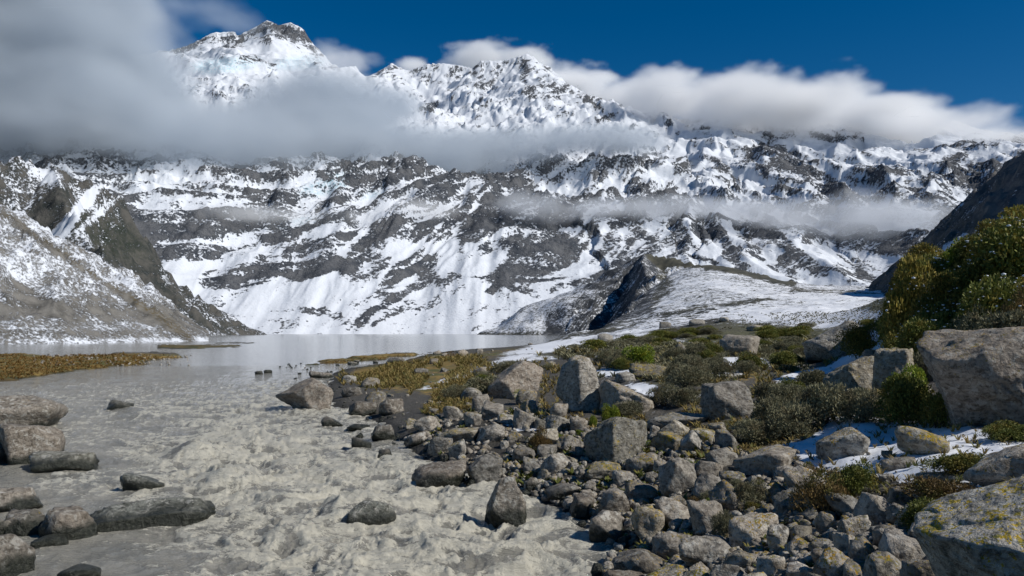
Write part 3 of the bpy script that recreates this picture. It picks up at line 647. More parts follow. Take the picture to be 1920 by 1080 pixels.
m, t, b, geo = material('bank_ground')
pos = geo.outputs['Position']
nA = t.noise(pos, 1.4, 6, 0.65); nB = t.noise(pos, 9.0, 4, 0.6); nC = t.noise(pos, 0.12, 5, 0.6); nD = t.noise(pos, 0.035, 6, 0.65)
peb = t.voro(pos, 7.0, 'F1', 1); pd = t.voro(pos, 7.0)
grav = t.mix(t.ss(nB, 0.3, 0.7), (0.035, 0.032, 0.026), (0.12, 0.11, 0.095))
grav = t.mix(t.math('MULTIPLY', t.attr('rub'), 0.65), grav, (0.022, 0.02, 0.017))  # shade in the gaps between boulders, painted as darker gravel
grav = t.mix(t.math('MULTIPLY', t.ss(pd, 0.0, 0.35, 1, 0), 0.6), grav, (0.15, 0.145, 0.135))
farv = t.math('MULTIPLY', t.attr('dist'), 1.0)
grs = t.mix(t.ss(nA, 0.35, 0.65), (0.14, 0.09, 0.022), (0.28, 0.19, 0.055))
grs = t.mix(t.ss(nC, 0.45, 0.6), grs, (0.09, 0.09, 0.03))
scr = t.mix(t.ss(nA, 0.35, 0.65), (0.05, 0.052, 0.028), (0.14, 0.135, 0.075))
def cover(base, att, colr, amt=1.0, w=0.12):
    nn = t.math('ADD', t.math('MULTIPLY', t.math('SUBTRACT', nA, 0.5), 1.5), t.math('MULTIPLY', t.math('SUBTRACT', nC, 0.5), 1.3))
    return t.mix(t.ss(t.math('ADD', att, t.math('MULTIPLY', nn, amt)), 0.5 - w, 0.5 + w), base, colr)
col = cover(grav, t.attr('grass'), grs)
col = cover(col, t.attr('scrub'), scr)
col = t.mix(t.math('MULTIPLY', t.attr('wet'), 0.75), col, (0.02, 0.019, 0.016))
col = t.mix(t.math('MULTIPLY', t.attr('far'), 0.85), col, t.mix(t.ss(nD, 0.4, 0.6), (0.035, 0.037, 0.028), (0.09, 0.085, 0.06)))
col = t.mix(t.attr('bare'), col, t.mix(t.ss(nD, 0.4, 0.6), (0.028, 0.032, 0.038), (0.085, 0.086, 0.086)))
# snow lies in patches; scrub and stones poke through it
stv = t.attr('streak', 1)
ns = t.noise(t.scale_vec(stv, (1 / 5.0, 1 / 60.0, 1)), 1.0, 4, 0.6)
speck = t.math('ADD', t.math('MULTIPLY', t.math('SUBTRACT', t.noise(pos, 0.9, 5, 0.7), 0.5), 1.6), t.math('MULTIPLY', t.math('SUBTRACT', nD, 0.5), 1.5))
speck = t.math('ADD', speck, t.math('MULTIPLY', t.math('MULTIPLY', t.attr('bare'), t.math('SUBTRACT', ns, 0.5)), 2.2))
spk2 = t.math('MULTIPLY', t.math('SUBTRACT', t.noise(pos, 0.22, 5, 0.7), 0.5), t.math('MULTIPLY', t.attr('far'), 3.2))
edge = t.math('MULTIPLY', t.math('SUBTRACT', t.noise(pos, 3.5, 5, 0.75), 0.5), 1.3)
sv = t.math('ADD', t.math('ADD', t.attr('snow'), edge), t.math('ADD', t.math('MULTIPLY', speck, 1.15), spk2))
sf = t.ss(sv, 0.42, 0.56)
col = t.mix(sf, col, (0.74, 0.76, 0.80))
t.l.new(col, b.inputs['Base Color'])
b.inputs['Roughness'].default_value = 0.85
hgt = t.math('ADD', t.math('MULTIPLY', nA, 0.10), t.math('MULTIPLY', t.math('SUBTRACT', 1.0, pd), 0.03))
hgt = t.math('MULTIPLY', hgt, t.math('SUBTRACT', 1.3, sf))
hgt = t.math('ADD', hgt, t.math('MULTIPLY', sf, 0.04))
t.l.new(t.bump(hgt, 1.0, 0.9), b.inputs['Normal'])
ground_mat = m
me = np_mesh('ground', V, grid_faces(NRg, NCg, GZ > -0.45), ground_mat, True,
             {'snow': snow, 'grass': grass, 'scrub': scrub, 'wet': wet, 'bare': bare, 'rub': rub, 'far': sstep(150, 500, GRR), 'dist': GRR / 1000}, {'streak': np.stack([cS, cD, 0 * cS], -1)})
tag(add('ground', me), 'stony river bank and snowy bench with patches of tussock and scrub', None, None, 'structure')

# ------------------------------------------------------------------ water
m, t, b, geo = material('lake_water')
pos = geo.outputs['Position']
t.l.new(t.mix(t.ss(t.noise(t.scale_vec(pos, (0.01, 0.03, 1)), 1.0, 4), 0.4, 0.6), (0.20, 0.208, 0.20), (0.27, 0.275, 0.262)), b.inputs['Base Color'])
b.inputs['Roughness'].default_value = 0.12; b.inputs['Specular IOR Level'].default_value = 0.5
lw = t.math('ADD', t.noise(t.scale_vec(pos, (0.35, 1.2, 1)), 1.0, 3), t.math('MULTIPLY', t.noise(t.scale_vec(pos, (0.02, 0.05, 1)), 1.0, 3), 2.0))
t.l.new(t.bump(lw, 0.10, 0.35), b.inputs['Normal'])
lake_mat = m
R_JOIN = 150.0
lp = np.linspace(-560, 1600, 217); lx, ly, _ = rays(lp, np.full(217, 622.0))
lr = np.concatenate([[R_JOIN], R_JOIN * (2450 / R_JOIN) ** np.linspace(0, 1, 60)[1:]])
V = np.stack([lr[:, None] * lx, lr[:, None] * ly, 0 * lr[:, None] * lx], -1)
tag(add('lake', np_mesh('lake', V, grid_faces(60, 217), lake_mat, True)), 'still grey glacial lake', None, None, 'structure')

NCr, NRr = 760, 430
rp = np.linspace(-560, 1500, NCr); rx, ry, _ = rays(rp, np.full(NCr, 622.0))
pyr = 622 + (1330 - 622) * np.linspace(1, 0, NRr) ** 1.0
pyr = np.maximum(pyr, 640)
rrr = np.concatenate([water_r(np.full(NRr, 960.0), pyr)]); rrr = rrr[rrr < R_JOIN * 0.97]; rrr = np.append(rrr, R_JOIN); NRr = len(rrr)
RX = rrr[:, None] * rx; RY = rrr[:, None] * ry
fpx, fpy = proj(np.stack([RX, RY, 0 * RX], -1))
TURB = [(280, 780, 520, 70, 0, 0.22), (760, 720, 300, 30, 0, 0.15), (650, 965, 380, 120, 0, 0.9), (360, 850, 150, 36, 0, 0.75), (430, 890, 120, 40, 0, 0.8), (560, 790, 200, 50, 0, 0.45), (860, 1000, 220, 90, 0, 0.8), (1020, 1040, 160, 60, 0, 0.5), (330, 770, 140, 30, 0, 0.3), (620, 880, 160, 50, 0, 0.6), (470, 830, 120, 40, 0, 0.5), (700, 1090, 400, 60, 0, 0.5), (880, 920, 120, 40, 0, 0.5), (180, 900, 160, 30, 0, 0.35), (560, 735, 160, 20, 0, 0.2), (250, 910, 60, 30, 0, 0.4)]
turb = 0.30 + np.clip(blob_field(fpx, fpy, TURB), 0, 1.1)
turb = np.maximum(turb, 0.13 * sstep(690, 730, fpy)) * sstep(150, 110, 0 * RX + np.minimum(rrr[:, None], 150)) if False else turb * (1 - sstep(95, 150, rrr[:, None] + 0 * RX))
# the current comes down from the lake and swings towards the lower left; warp the noise along it
fx_ = RX * 0.93 + RY * 0.36; fy_ = -RX * 0.36 + RY * 0.93
wx1 = 0.8 * fbm(fx_ / 2.6, fy_ / 2.6, 3, 501); wy1 = 0.8 * fbm(fx_ / 2.6, fy_ / 2.6, 3, 505)
bil = np.abs(fbm((fx_ + wx1) / 1.5, (fy_ + wy1) / 1.9, 5, 511, 0.58))
big = fbm((fx_ + wx1) / 5.5, (fy_ + wy1) / 4.0, 3, 521)
chop = ridged(fx_ / 1.9 + 0.5 * wx1, fy_ / 1.5 + 0.5 * wy1, 4, 551, 0.5)
fin = ridged(fx_ / 0.42 + wx1, fy_ / 0.5 + wy1, 4, 531, 0.6)
wz = turb * (0.20 * big + 0.10 * fbm((fx_ + wx1) / 1.1, (fy_ + wy1) / 1.5, 4, 515, 0.5) - 0.07 * bil + 0.035 * (fin - 0.9) + 0.11 * (chop - 0.85)) + 0.02 * fbm(fx_ / 1.3, fy_ / 0.8, 4, 541) * (1 - sstep(110, 150, rrr[:, None] + 0 * RX))
DOME = [(365, 846, 62, 17, 0.50), (425, 897, 68, 22, 0.55), (693, 948, 70, 22, 0.34), (640, 955, 50, 26, 0.30), (520, 930, 60, 20, 0.2), (980, 1030, 60, 20, 0.22), (1060, 1000, 40, 14, 0.15), (250, 770, 40, 9, 0.2), (560, 760, 40, 8, 0.2), (560, 1000, 70, 22, 0.25), (820, 1010, 60, 22, 0.3), (290, 905, 50, 14, 0.25)]
for x, y, a_, b_, h_ in DOME:
    q = ((fpx - x) / a_) ** 2 + ((fpy - y - 0.4 * b_) / b_) ** 2
    wz = wz + h_ * np.exp(-q * 1.6) * 1.15 - 0.30 * h_ * np.exp(-(((fpx - x) / a_ / 1.3) ** 2 + ((fpy - y - 2.0 * b_) / b_) ** 2) * 2)
foam = turb * 0.55 + 0.45 * (0.45 - bil) * 2 * np.clip(turb * 2, 0, 1) + 0.22 * (fin - 0.9) + 0.38 * (chop - 0.85) * np.clip(turb * 1.6, 0, 1) - 0.05
wz[-1] = 0.0; wz = wz - 0.02 * (1 - sstep(120, 150, rrr[:, None] + 0 * RX))
wz[-1] = 0.0
V = np.stack([RX, RY, wz], -1)
m, t, b, geo = material('silty_river_water')
pos = geo.outputs['Position']
rt = t.new('ShaderNodeMapping'); t.l.new(pos, rt.inputs[0]); rt.inputs['Rotation'].default_value = (0, 0, 0.35); rt.inputs['Scale'].default_value = (1.3, 3.6, 3.0)
g1 = t.noise(rt.outputs[0], 1.0, 8, 0.70, 1.6); g2 = t.noise(pos, 10.0, 5, 0.65, 0.8); g3 = t.noise(pos, 0.35, 4, 0.6, 0.6)
fv = t.math('ADD', t.attr('foam'), t.math('ADD', t.math('MULTIPLY', t.math('SUBTRACT', g1, 0.5), 1.9), t.math('MULTIPLY', t.math('SUBTRACT', g2, 0.5), 1.0)))
ff = t.ss(fv, 0.56, 0.90)
wc = t.mix(t.ss(g3, 0.35, 0.65), (0.205, 0.20, 0.175), (0.32, 0.305, 0.26))
col = t.mix(ff, wc, (0.59, 0.56, 0.465))
t.l.new(col, b.inputs['Base Color'])
t.l.new(t.math('ADD', 0.07, t.math('MULTIPLY', ff, 0.38)), b.inputs['Roughness'])
b.inputs['Specular IOR Level'].default_value = 0.45
hb = t.math('ADD', t.math('MULTIPLY', g1, 0.22), t.math('MULTIPLY', g2, 0.055))
hb = t.math('MULTIPLY', hb, t.math('ADD', 0.30, t.math('MULTIPLY', t.math('MINIMUM', t.attr('turb'), 1.0), 1.1)))
t.l.new(t.bump(hb, 1.0, 0.8), b.inputs['Normal'])
river_mat = m
me = np_mesh('river', V, grid_faces(NRr, NCr), river_mat, True, {'foam': foam, 'turb': turb})
tag(add('river', me), 'fast silty grey river with foaming rapids', None, None, 'structure')

# ------------------------------------------------------------------ standing points on the ground
_mr = 9.0 * (1500 / 9.0) ** np.linspace(0, 1, 560)
def stand(px, py, water=True):
    """first hit of the photograph's rays with ground or water -> world points, distances"""
    px = np.atleast_1d(np.asarray(px, float)); py = np.atleast_1d(np.asarray(py, float))
    ci = (px - gpx[0]) / (gpx[1] - gpx[0]); c0 = np.clip(np.floor(ci).astype(int), 0, NCg - 2); cf = np.clip(ci - c0, 0, 1)
    col_z = GZ[:, c0] * (1 - cf) + GZ[:, c0 + 1] * cf                       # (NRg, n)
    X, Y, Zr = rays(px, py)
    rayz = CAM_Z + gr[:, None] * Zr[None]
    gz = np.maximum(col_z, 0.0) if water else col_z
    below = rayz < gz
    i = np.argmax(below, 0); ok = below.any(0); i = np.where(ok, np.maximum(i, 1), NRg - 1)
    n = np.arange(len(px))
    d0 = rayz[i - 1, n] - gz[i - 1, n]; d1 = rayz[i, n] - gz[i, n]
    f = np.clip(d0 / (d0 - d1 + 1e-9), 0, 1)
    r = gr[i - 1] + f * (gr[i] - gr[i - 1])
    z = gz[i - 1, n] + f * (gz[i, n] - gz[i - 1, n])
    return np.stack([X * r, Y * r, z], -1), r, ok
# ------------------------------------------------------------------ boulders
def _hash3(ix, iy, iz, seed):
    return _perm[(ix + _perm[(iy + _perm[(iz + seed * 131) & 65535]) & 65535]) & 65535] / 65535.0
def vnoise3(p, seed=0):
    i = np.floor(p).astype(np.int64); f = p - i; f = f * f * (3 - 2 * f)
    r = 0
    for dx in (0, 1):
        for dy in (0, 1):
            for dz in (0, 1):
                w_ = (f[:, 0] if dx else 1 - f[:, 0]) * (f[:, 1] if dy else 1 - f[:, 1]) * (f[:, 2] if dz else 1 - f[:, 2])
                r = r + w_ * _hash3(i[:, 0] + dx, i[:, 1] + dy, i[:, 2] + dz, seed)
    return r * 2 - 1
def fbm3(p, o, seed=0, g=0.5):
    s = 0; a = 1
    for k in range(o): s = s + a * vnoise3(p * 2.03 ** k + 7.7 * k, seed + k); a *= g
    return s
_ico = {}
def ico(level):
    if level not in _ico:
        bm = bmesh.new(); bmesh.ops.create_icosphere(bm, subdivisions=level, radius=1)
        v = np.array([x.co[:] for x in bm.verts]); f = np.array([[y.index for y in x.verts] for x in bm.faces]); bm.free()
        v /= np.linalg.norm(v, axis=1)[:, None]
        _ico[level] = (v, f)
    return _ico[level]
def rock_shape(seed, level=3, planes=10, cut=0.70, rough=0.085, extra=(), soft=0.018, sq=1.0, layers=0.0):
    """a convex block cut by random planes, worn at the edges, with lumps, pits and cracks; fills the unit box -1..1"""
    v, f = ico(level); rs = np.random.RandomState(seed)
    N = rs.normal(size=(planes, 3)); N /= np.linalg.norm(N, axis=1)[:, None]
    d = cut + rs.rand(planes) * 0.25
    ex = [e for e in extra]
    for e in ex:
        n_ = np.array(e[:3], float); n_ /= np.linalg.norm(n_); N = np.vstack([N, n_]); d = np.append(d, e[3])
    for ax in range(3):
        for s_ in (-1, 1):
            n_ = np.zeros(3); n_[ax] = s_; n_ += rs.normal(size=3) * 0.16; n_ /= np.linalg.norm(n_)
            N = np.vstack([N, n_]); d = np.append(d, 0.80 / sq + 0.08 * rs.rand())
    dots = v @ N.T
    rad = np.where(dots > 0.02, d[None] / np.maximum(dots, 0.02), 9.0)
    rad = -soft * np.log(np.exp(-np.minimum(rad, 3) / soft).sum(1))
    p = v * np.clip(rad, 0.2, 1.6)[:, None]
    nn = fbm3(p * 1.7 + seed, 6 if level > 4 else (5 if level > 3 else 4), seed, 0.56)
    if level > 3:
        q_ = p @ rot3(seed * 1.3, 0.5, 0.3).T * np.array([1.2, 5.0, 1.2])
        nn = nn + 0.30 * (1 - 2 * np.abs(fbm3(q_ + seed, 3, seed + 40, 0.5)))
    cr = 1 - np.abs(fbm3(p * 1.3 + seed * 1.7 + 5, 3, seed + 9, 0.5)) * 2.2
    p = p * (1 + rough * nn - 0.055 * np.clip(cr - 0.8, 0, 0.2)[:, ] / 0.2)[:, None]
    if layers:
        t_ = p @ np.array([0.35, 0.2, 0.9]) * 7 + 0.6 * vnoise3(p * 2, seed)
        p = p * (1 + layers * (t_ - np.floor(t_) - 0.5))[:, None]
    lo, hi = p.min(0), p.max(0)
    return (p - (lo + hi) / 2) / ((hi - lo) / 2), f

def stone_material(name, base_a, base_b, lich=0.5, wetness=0.0, lcol=(0.36, 0.21, 0.025), veins=0.0):
    m, t, b, geo = material(name)
    tc = t.new('ShaderNodeTexCoord'); oi = t.new('ShaderNodeObjectInfo')
    rnd = t.math('ADD', oi.outputs['Random'], t.attr('rnd'))
    pos = geo.outputs['Position']
    a = t.noise(pos, 1.3, 6, 0.65, 0.4); c = t.noise(pos, 7.0, 5, 0.68, 0.3); f = t.noise(pos, 26.0, 3, 0.6)
    sx = t.scale_vec(pos, (2.0, 2.0, 7.0)); st = t.noise(sx, 1.0, 5, 0.65, 0.8)
    col = t.mix(t.ss(a, 0.3, 0.7), base_a, base_b)
    col = t.mix(t.ss(c, 0.42, 0.64), col, tuple(x * 0.36 for x in base_a))
    col = t.mix(t.math('MULTIPLY', t.ss(st, 0.45, 0.62), 0.4), col, tuple(min(1, x * 1.45) for x in base_b))
    pale = t.math('MULTIPLY', t.ss(t.noise(pos, 3.4, 6, 0.7), 0.53, 0.60), 0.75)           # pale crustose lichen
    col = t.mix(pale, col, (0.42, 0.41, 0.37))
    col = t.mix(t.math('MULTIPLY', t.math('FRACT', t.math('MULTIPLY', rnd, 3.1)), 0.22), col, (base_b[0] * 0.95, base_b[1] * 0.72, base_b[2] * 0.52))
    br = t.math('ADD', 0.7, t.math('MULTIPLY', t.math('FRACT', t.math('MULTIPLY', rnd, 7.3)), 0.7))
    col = t.mix(1.0, col, t.vmath('SCALE', (1.0, 1.0, 1.0), br), 'MULTIPLY')
    nz = t.new('ShaderNodeSeparateXYZ'); t.l.new(geo.outputs['Normal'], nz.inputs[0])
    if lich:
        lv = t.math('ADD', t.math('MULTIPLY', t.math('SUBTRACT', t.noise(pos, 2.1, 3, 0.6), 0.5), 1.3), t.math('MULTIPLY', t.math('SUBTRACT', t.noise(pos, 16.0, 4, 0.7), 0.5), 2.2))
        lv = t.math('ADD', lv, t.math('MULTIPLY', nz.outputs[2], 0.20))
        lv = t.math('ADD', lv, t.math('MULTIPLY', t.math('FRACT', t.math('MULTIPLY', rnd, 13.7)), 0.30))
        lf = t.ss(lv, 0.87 - 0.62 * lich, 0.94 - 0.62 * lich)
        lc = t.mix(t.ss(c, 0.4, 0.6), lcol, (0.16, 0.15, 0.03))
        col = t.mix(lf, col, lc)
    if veins:
        vv = t.math('ABSOLUTE', t.math('SUBTRACT', t.noise(pos, 1.1, 3, 0.5, 1.5), 0.5))
        col = t.mix(t.math('MULTIPLY', t.ss(vv, 0.0, 0.012, 1, 0), veins), col, (0.45, 0.43, 0.38))
    b.inputs['Roughness'].default_value = 0.9
    if wetness:
        pz = t.new('ShaderNodeSeparateXYZ'); t.l.new(geo.outputs['Position'], pz.inputs[0])
        wl_ = t.math('ADD', pz.outputs[2], t.math('MULTIPLY', t.math('SUBTRACT', a, 0.5), 0.8))
        wf = t.ss(wl_, wetness * 0.4, wetness, 1, 0)
        col = t.mix(wf, col, t.mix(t.ss(c, 0.4, 0.7), (0.016, 0.018, 0.013), (0.05, 0.052, 0.04)))
        t.l.new(t.math('SUBTRACT', 0.9, t.math('MULTIPLY', wf, 0.62)), b.inputs['Roughness'])
    t.l.new(col, b.inputs['Base Color'])
    h = t.math('ADD', t.math('MULTIPLY', a, 0.16), t.math('MULTIPLY', c, 0.10))
    h = t.math('ADD', h, t.math('ADD', t.math('MULTIPLY', f, 0.012), t.math('MULTIPLY', st, 0.05)))
    t.l.new(t.bump(h, 1.0, 0.95), b.inputs['Normal'])
    return m
MAT_DRY = stone_material('lichened_greywacke', (0.19, 0.178, 0.155), (0.31, 0.29, 0.255), 0.52)
MAT_BIG = stone_material('big_boulder_stone', (0.20, 0.18, 0.155), (0.33, 0.295, 0.25), 0.30)
MAT_YEL = stone_material('yellow_lichened_stone', (0.20, 0.185, 0.15), (0.32, 0.30, 0.25), 0.72, lcol=(0.42, 0.27, 0.02))
MAT_WET = stone_material('river_stone', (0.14, 0.13, 0.11), (0.26, 0.235, 0.20), 0.15, wetness=0.55)
MAT_GRN = stone_material('wet_green_stone', (0.085, 0.09, 0.075), (0.20, 0.205, 0.18), 0.0, wetness=0.6, veins=0.9)
MAT_COR = stone_material('corner_boulder_stone', (0.19, 0.178, 0.155), (0.32, 0.30, 0.265), 0.58, lcol=(0.50, 0.34, 0.03))
MATS = {'cor': MAT_COR, 'dry': MAT_DRY, 'big': MAT_BIG, 'yel': MAT_YEL, 'wet': MAT_WET, 'grn': MAT_GRN}

def rot3(rz, rx=0.0, ry=0.0):
    return np.array((Euler((rx, ry, rz)).to_matrix()))
BOULDERS = []
LOOSE = []      # repeats whose labels are written once everything stands
def boulder(x0, x1, y0, y1, label, mat='dry', seed=1, depth=0.9, bury=0.12, extra=(), level=4, planes=10, cut=0.70, rough=0.085, sq=1.0, layers=0.0, rz=None, soft=0.018, base=None, name='boulder', tilt=0.0):
    """one boulder whose outline fills the pixel box (x0..x1, y0..y1) of the photograph, standing on the ground at its foot"""
    cx = (x0 + x1) / 2
    p, r, ok = stand(cx, base or (y1 - 0.10 * (y1 - y0)))
    p = p[0]; r = r[0]
    sc = r / FPX * 1.0
    hw = (x1 - x0) / 2 * sc; hh = (y1 - y0) / 2 * sc * 1.02
    hh = max(0.35 * hh, hh - 0.6 * hw * depth * max(0.0, (y1 - 622) / FPX))
    v, f = rock_shape(seed, level, planes, cut, rough, extra, soft, sq, layers)
    if rz: 
        v = v @ rot3(rz).T
        v = v / np.abs(v).max(0)
    co = v * np.array([hw, hw * depth, hh * (1 + bury)])
    if tilt: co = co @ rot3(0, 0, tilt).T
    away = np.array([p[0], p[1]]) / math.hypot(p[0], p[1])
    ang = -math.atan2(p[0], p[1])
    me = np_mesh(name, co, f, MATS[mat], True)
    o = add(name, me)
    zc = float(P(cx, (y0 + y1) / 2, r + hw * depth * 0.3)[2]) - hh * bury
    o.location = (p[0] + away[0] * hw * depth * 0.55, p[1] + away[1] * hw * depth * 0.55, zc)
    o.rotation_euler = (0, 0, ang)
    BOULDERS.append((cx, y0, y1, x0, x1))
    return tag(o, label, 'boulder')
B = boulder
# in the river, left
B(-60, 106, 741, 812, 'broad grey boulder at the left edge, highest and farthest of the left river rocks', 'wet', 11, 0.9, 0.25, sq=1.05)
B(-40, 22, 828, 874, 'grey boulder cut by the left edge beside the squat block', 'wet', 12, 0.9, 0.3)
B(10, 107, 795, 876, 'squat blocky grey boulder standing in the river at the left', 'wet', 13, 0.85, 0.2, sq=1.2, extra=[(0.1, -1, 0.2, 0.6)])
B(70, 172, 846, 882, 'low dark wet rock touching the right foot of the squat blocky boulder', 'grn', 14, 0.8, 0.5)
B(204, 247, 750, 770, 'small dark round rock alone in the river upstream', 'grn', 15, 0.9, 0.6, level=3)
B(232, 308, 886, 924, 'dark slanting slab with water breaking over it', 'grn', 16, 0.6, 0.4, extra=[(0.55, 0, 0.8, 0.35)], level=3)
B(182, 388, 938, 988, 'long flat dark green slab with pale veins and a grey patch', 'grn', 17, 0.38, 0.35, sq=1.1, extra=[(-0.1, -0.6, 1, 0.42), (-0.9, -0.2, 0.5, 0.62), (0.95, -0.2, 0.3, 0.75), (0.1, -1, 0.1, 0.6)], rough=0.05, planes=10, level=5)
B(-30, 64, 915, 962, 'layered grey rock at the left edge beside the rapids', 'wet', 18, 0.8, 0.3, layers=0.05)
B(18, 80, 958, 1006, 'dark brown layered rock left of the largest cracked one', 'wet', 19, 0.8, 0.3, layers=0.05)
B(84, 172, 953, 1014, 'split dark wet rock with layered faces in the lower left shallows', 'wet', 20, 0.8, 0.3, layers=0.06)
B(66, 120, 1004, 1026, 'thin dark green slab lying low in the lower left water', 'grn', 21, 0.6, 0.5, level=3)
B(-50, 48, 1002, 1090, 'tall grey boulder in the bottom left corner', 'wet', 22, 0.8, 0.2)
B(116, 182, 1060, 1086, 'small brown wet rock at the bottom edge of the river', 'wet', 23, 0.8, 0.5, level=3)
B(-20, 20, 975, 1008, 'small dark rock against the left edge above the corner boulder', 'wet', 24, 0.8, 0.3, level=3)
# in the river, middle and right shore
B(518, 622, 709, 776, 'large boulder with an overhanging cap at the head of the rapids', 'big', 25, 0.8, 0.12, sq=1.15, extra=[(-0.55, -0.1, 0.85, 0.52), (-0.75, -0.5, -0.6, 0.50), (0.1, -0.95, 0.1, 0.7), (0.6, 0, 0.75, 0.66)], planes=5, level=5)
B(650, 742, 936, 990, 'smooth dark domed rock with water sheeting over it', 'grn', 26, 0.8, 0.45, rough=0.03, soft=0.12, planes=14, cut=0.85, sq=0.8)
B(908, 988, 890, 985, 'pointed brown boulder standing alone in the rapids', 'wet', 27, 0.75, 0.15, extra=[(-0.85, -0.1, 0.42, 0.60), (0.85, 0, 0.5, 0.72), (0.1, -0.9, 0.3, 0.6)], planes=8, level=5)
B(768, 876, 864, 914, 'wide rounded pinkish grey boulder at the water edge', 'wet', 28, 0.8, 0.2, layers=0.05)
B(876, 943, 850, 911, 'rounded speckled boulder beside the wide one at the water edge', 'dry', 29, 0.85, 0.15, extra=[(-0.6, 0, 0.7, 0.66)])
B(707, 736, 841, 860, 'small dark rounded rock standing off the right shore', 'wet', 30, 0.9, 0.4, level=3)
B(659, 696, 819, 840, 'low dark wedge rock off the right shore', 'wet', 31, 0.8, 0.4, level=3, extra=[(0.4, 0, 0.9, 0.4)])
B(602, 642, 781, 799, 'small pointed dark rock downstream of the overhanging boulder', 'wet', 32, 0.8, 0.4, level=3, extra=[(0.7, 0, 0.7, 0.4)])
B(654, 706, 752, 782, 'rounded boulder in the shore cluster right of the overhanging one', 'wet', 33, 0.9, 0.2)
B(710, 760, 746, 780, 'domed grey boulder at the edge of the yellow grass by the shore', 'wet', 34, 0.9, 0.2)
B(684, 728, 733, 766, 'rounded boulder behind two others at the edge of the yellow grass', 'dry', 35, 0.9, 0.2, level=3)
B(640, 680, 725, 745, 'dark jagged rock at the shore above the rounded cluster', 'wet', 36, 0.9, 0.3, level=3)
B(676, 712, 707, 726, 'grey rounded rock on the yellow grass near the water', 'dry', 37, 0.9, 0.3, level=3)
B(580, 624, 695, 710, 'pair of low dark rocks at the tip of the right shore', 'wet', 38, 0.8, 0.3, level=3, extra=[(0.3, 0, 1, 0.6)])
B(640, 668, 703, 718, 'flat grey rock beside the tip of the yellow grass', 'dry', 39, 0.8, 0.3, level=3)
B(776, 804, 690, 703, 'small dark boulder in the middle of the yellow grass', 'dry', 40, 0.8, 0.3, level=3)
B(855, 878, 655, 668, 'dark round boulder on the far shore near the lake', 'wet', 41, 0.8, 0.3, level=3)
B(892, 906, 653, 664, 'dark upright boulder on the far shore near the lake', 'wet', 42, 0.8, 0.3, level=3)
B(724, 760, 670, 683, 'low brown boulder at the foot of the far grass spit', 'wet', 43, 0.8, 0.3, level=3)
B(805, 822, 672, 684, 'small black boulder right of the far grass spit', 'wet', 44, 0.8, 0.3, level=3)
B(478, 494, 695, 702, 'small dark rock alone in midstream far away', 'grn', 45, 0.8, 0.5, level=2)
B(495, 510, 693, 700, 'smaller dark rock beside the far midstream one', 'grn', 46, 0.8, 0.5, level=2)
# right bank, large
B(1042, 1127, 666, 784, 'tall pointed grey boulder with orange lichen, tallest on the bank', 'dry', 51, 0.8, 0.08, extra=[(-0.62, -0.1, 0.6, 0.80), (0.85, -0.1, 0.55, 0.74), (-0.65, -0.75, 0.05, 0.55), (0.5, -0.8, 0.1, 0.66), (-0.6, 0, -0.7, 0.78), (0.1, 0.1, 0.95, 0.95)], planes=5, level=5, cut=0.9)
B(912, 1021, 674, 756, 'broad slanting pale grey boulder left of the tall pointed one', 'big', 52, 0.9, 0.12, extra=[(-0.75, -0.1, 0.75, 0.42), (0.4, -0.85, 0.2, 0.6)], planes=7, level=5)
B(1122, 1232, 711, 780, 'boulder sloping down to the right, just right of the tall pointed one', 'dry', 53, 0.9, 0.12, extra=[(0.55, 0, 0.85, 0.46), (-0.8, -0.5, 0.1, 0.62)], planes=8, level=5)
B(1094, 1215, 777, 873, 'big dark boulder topped with orange lichen below the tall pointed one', 'yel', 54, 0.85, 0.12, extra=[(-0.6, -0.65, 0.1, 0.55), (0.6, -0.7, 0.1, 0.62), (-0.5, 0, 0.8, 0.7)], planes=6, level=5)
B(1316, 1419, 713, 790, 'blocky split boulder with a flat sloping front in the scrub', 'dry', 55, 0.9, 0.1, sq=1.15, extra=[(0.35, -0.6, 0.6, 0.58), (-0.8, -0.4, 0.2, 0.68)], planes=7, level=5)
B(1551, 1648, 668, 755, 'left half of the split boulder crusted with yellow lichen', 'yel', 56, 0.9, 0.12, extra=[(-0.6, -0.1, 0.75, 0.62), (-0.5, -0.8, 0, 0.6)], sq=1.1, planes=8, level=5)
B(1642, 1714, 655, 742, 'right half of the split boulder crusted with yellow lichen', 'yel', 57, 0.9, 0.12, sq=1.2, planes=8, level=5)
B(1752, 1975, 619, 815, 'huge grey boulder at the right edge, largest of all', 'big', 58, 0.8, 0.05, sq=1.12, extra=[(-0.25, -0.8, -0.45, 0.62), (-0.2, -0.35, 0.95, 0.66), (0.35, -0.85, 0.25, 0.70), (-0.85, -0.3, -0.35, 0.72)], planes=7, level=6, cut=0.86, rough=0.085)
B(1351, 1424, 627, 670, 'dark humped boulder rising from the grey scrub in the middle distance', 'dry', 59, 0.9, 0.15)
B(1511, 1622, 603, 676, 'large dark boulder half hidden by a bush left of the big shrubs', 'dry', 60, 0.9, 0.15, extra=[(-0.7, 0, 0.75, 0.55)], planes=8, level=5)
B(1536, 1624, 804, 862, 'dark sloping boulder at the left end of the snow patch', 'dry', 61, 0.8, 0.15, extra=[(-0.5, -0.1, 0.85, 0.5)])
B(1688, 1770, 800, 858, 'round lichened boulder in the middle of the snow patch', 'yel', 62, 0.85, 0.15, extra=[(0.5, 0, 0.85, 0.62)])
B(1826, 1945, 833, 914, 'grey boulder at the right edge between the huge one and the corner one', 'dry', 63, 0.85, 0.12, extra=[(-0.7, -0.1, 0.7, 0.5)])
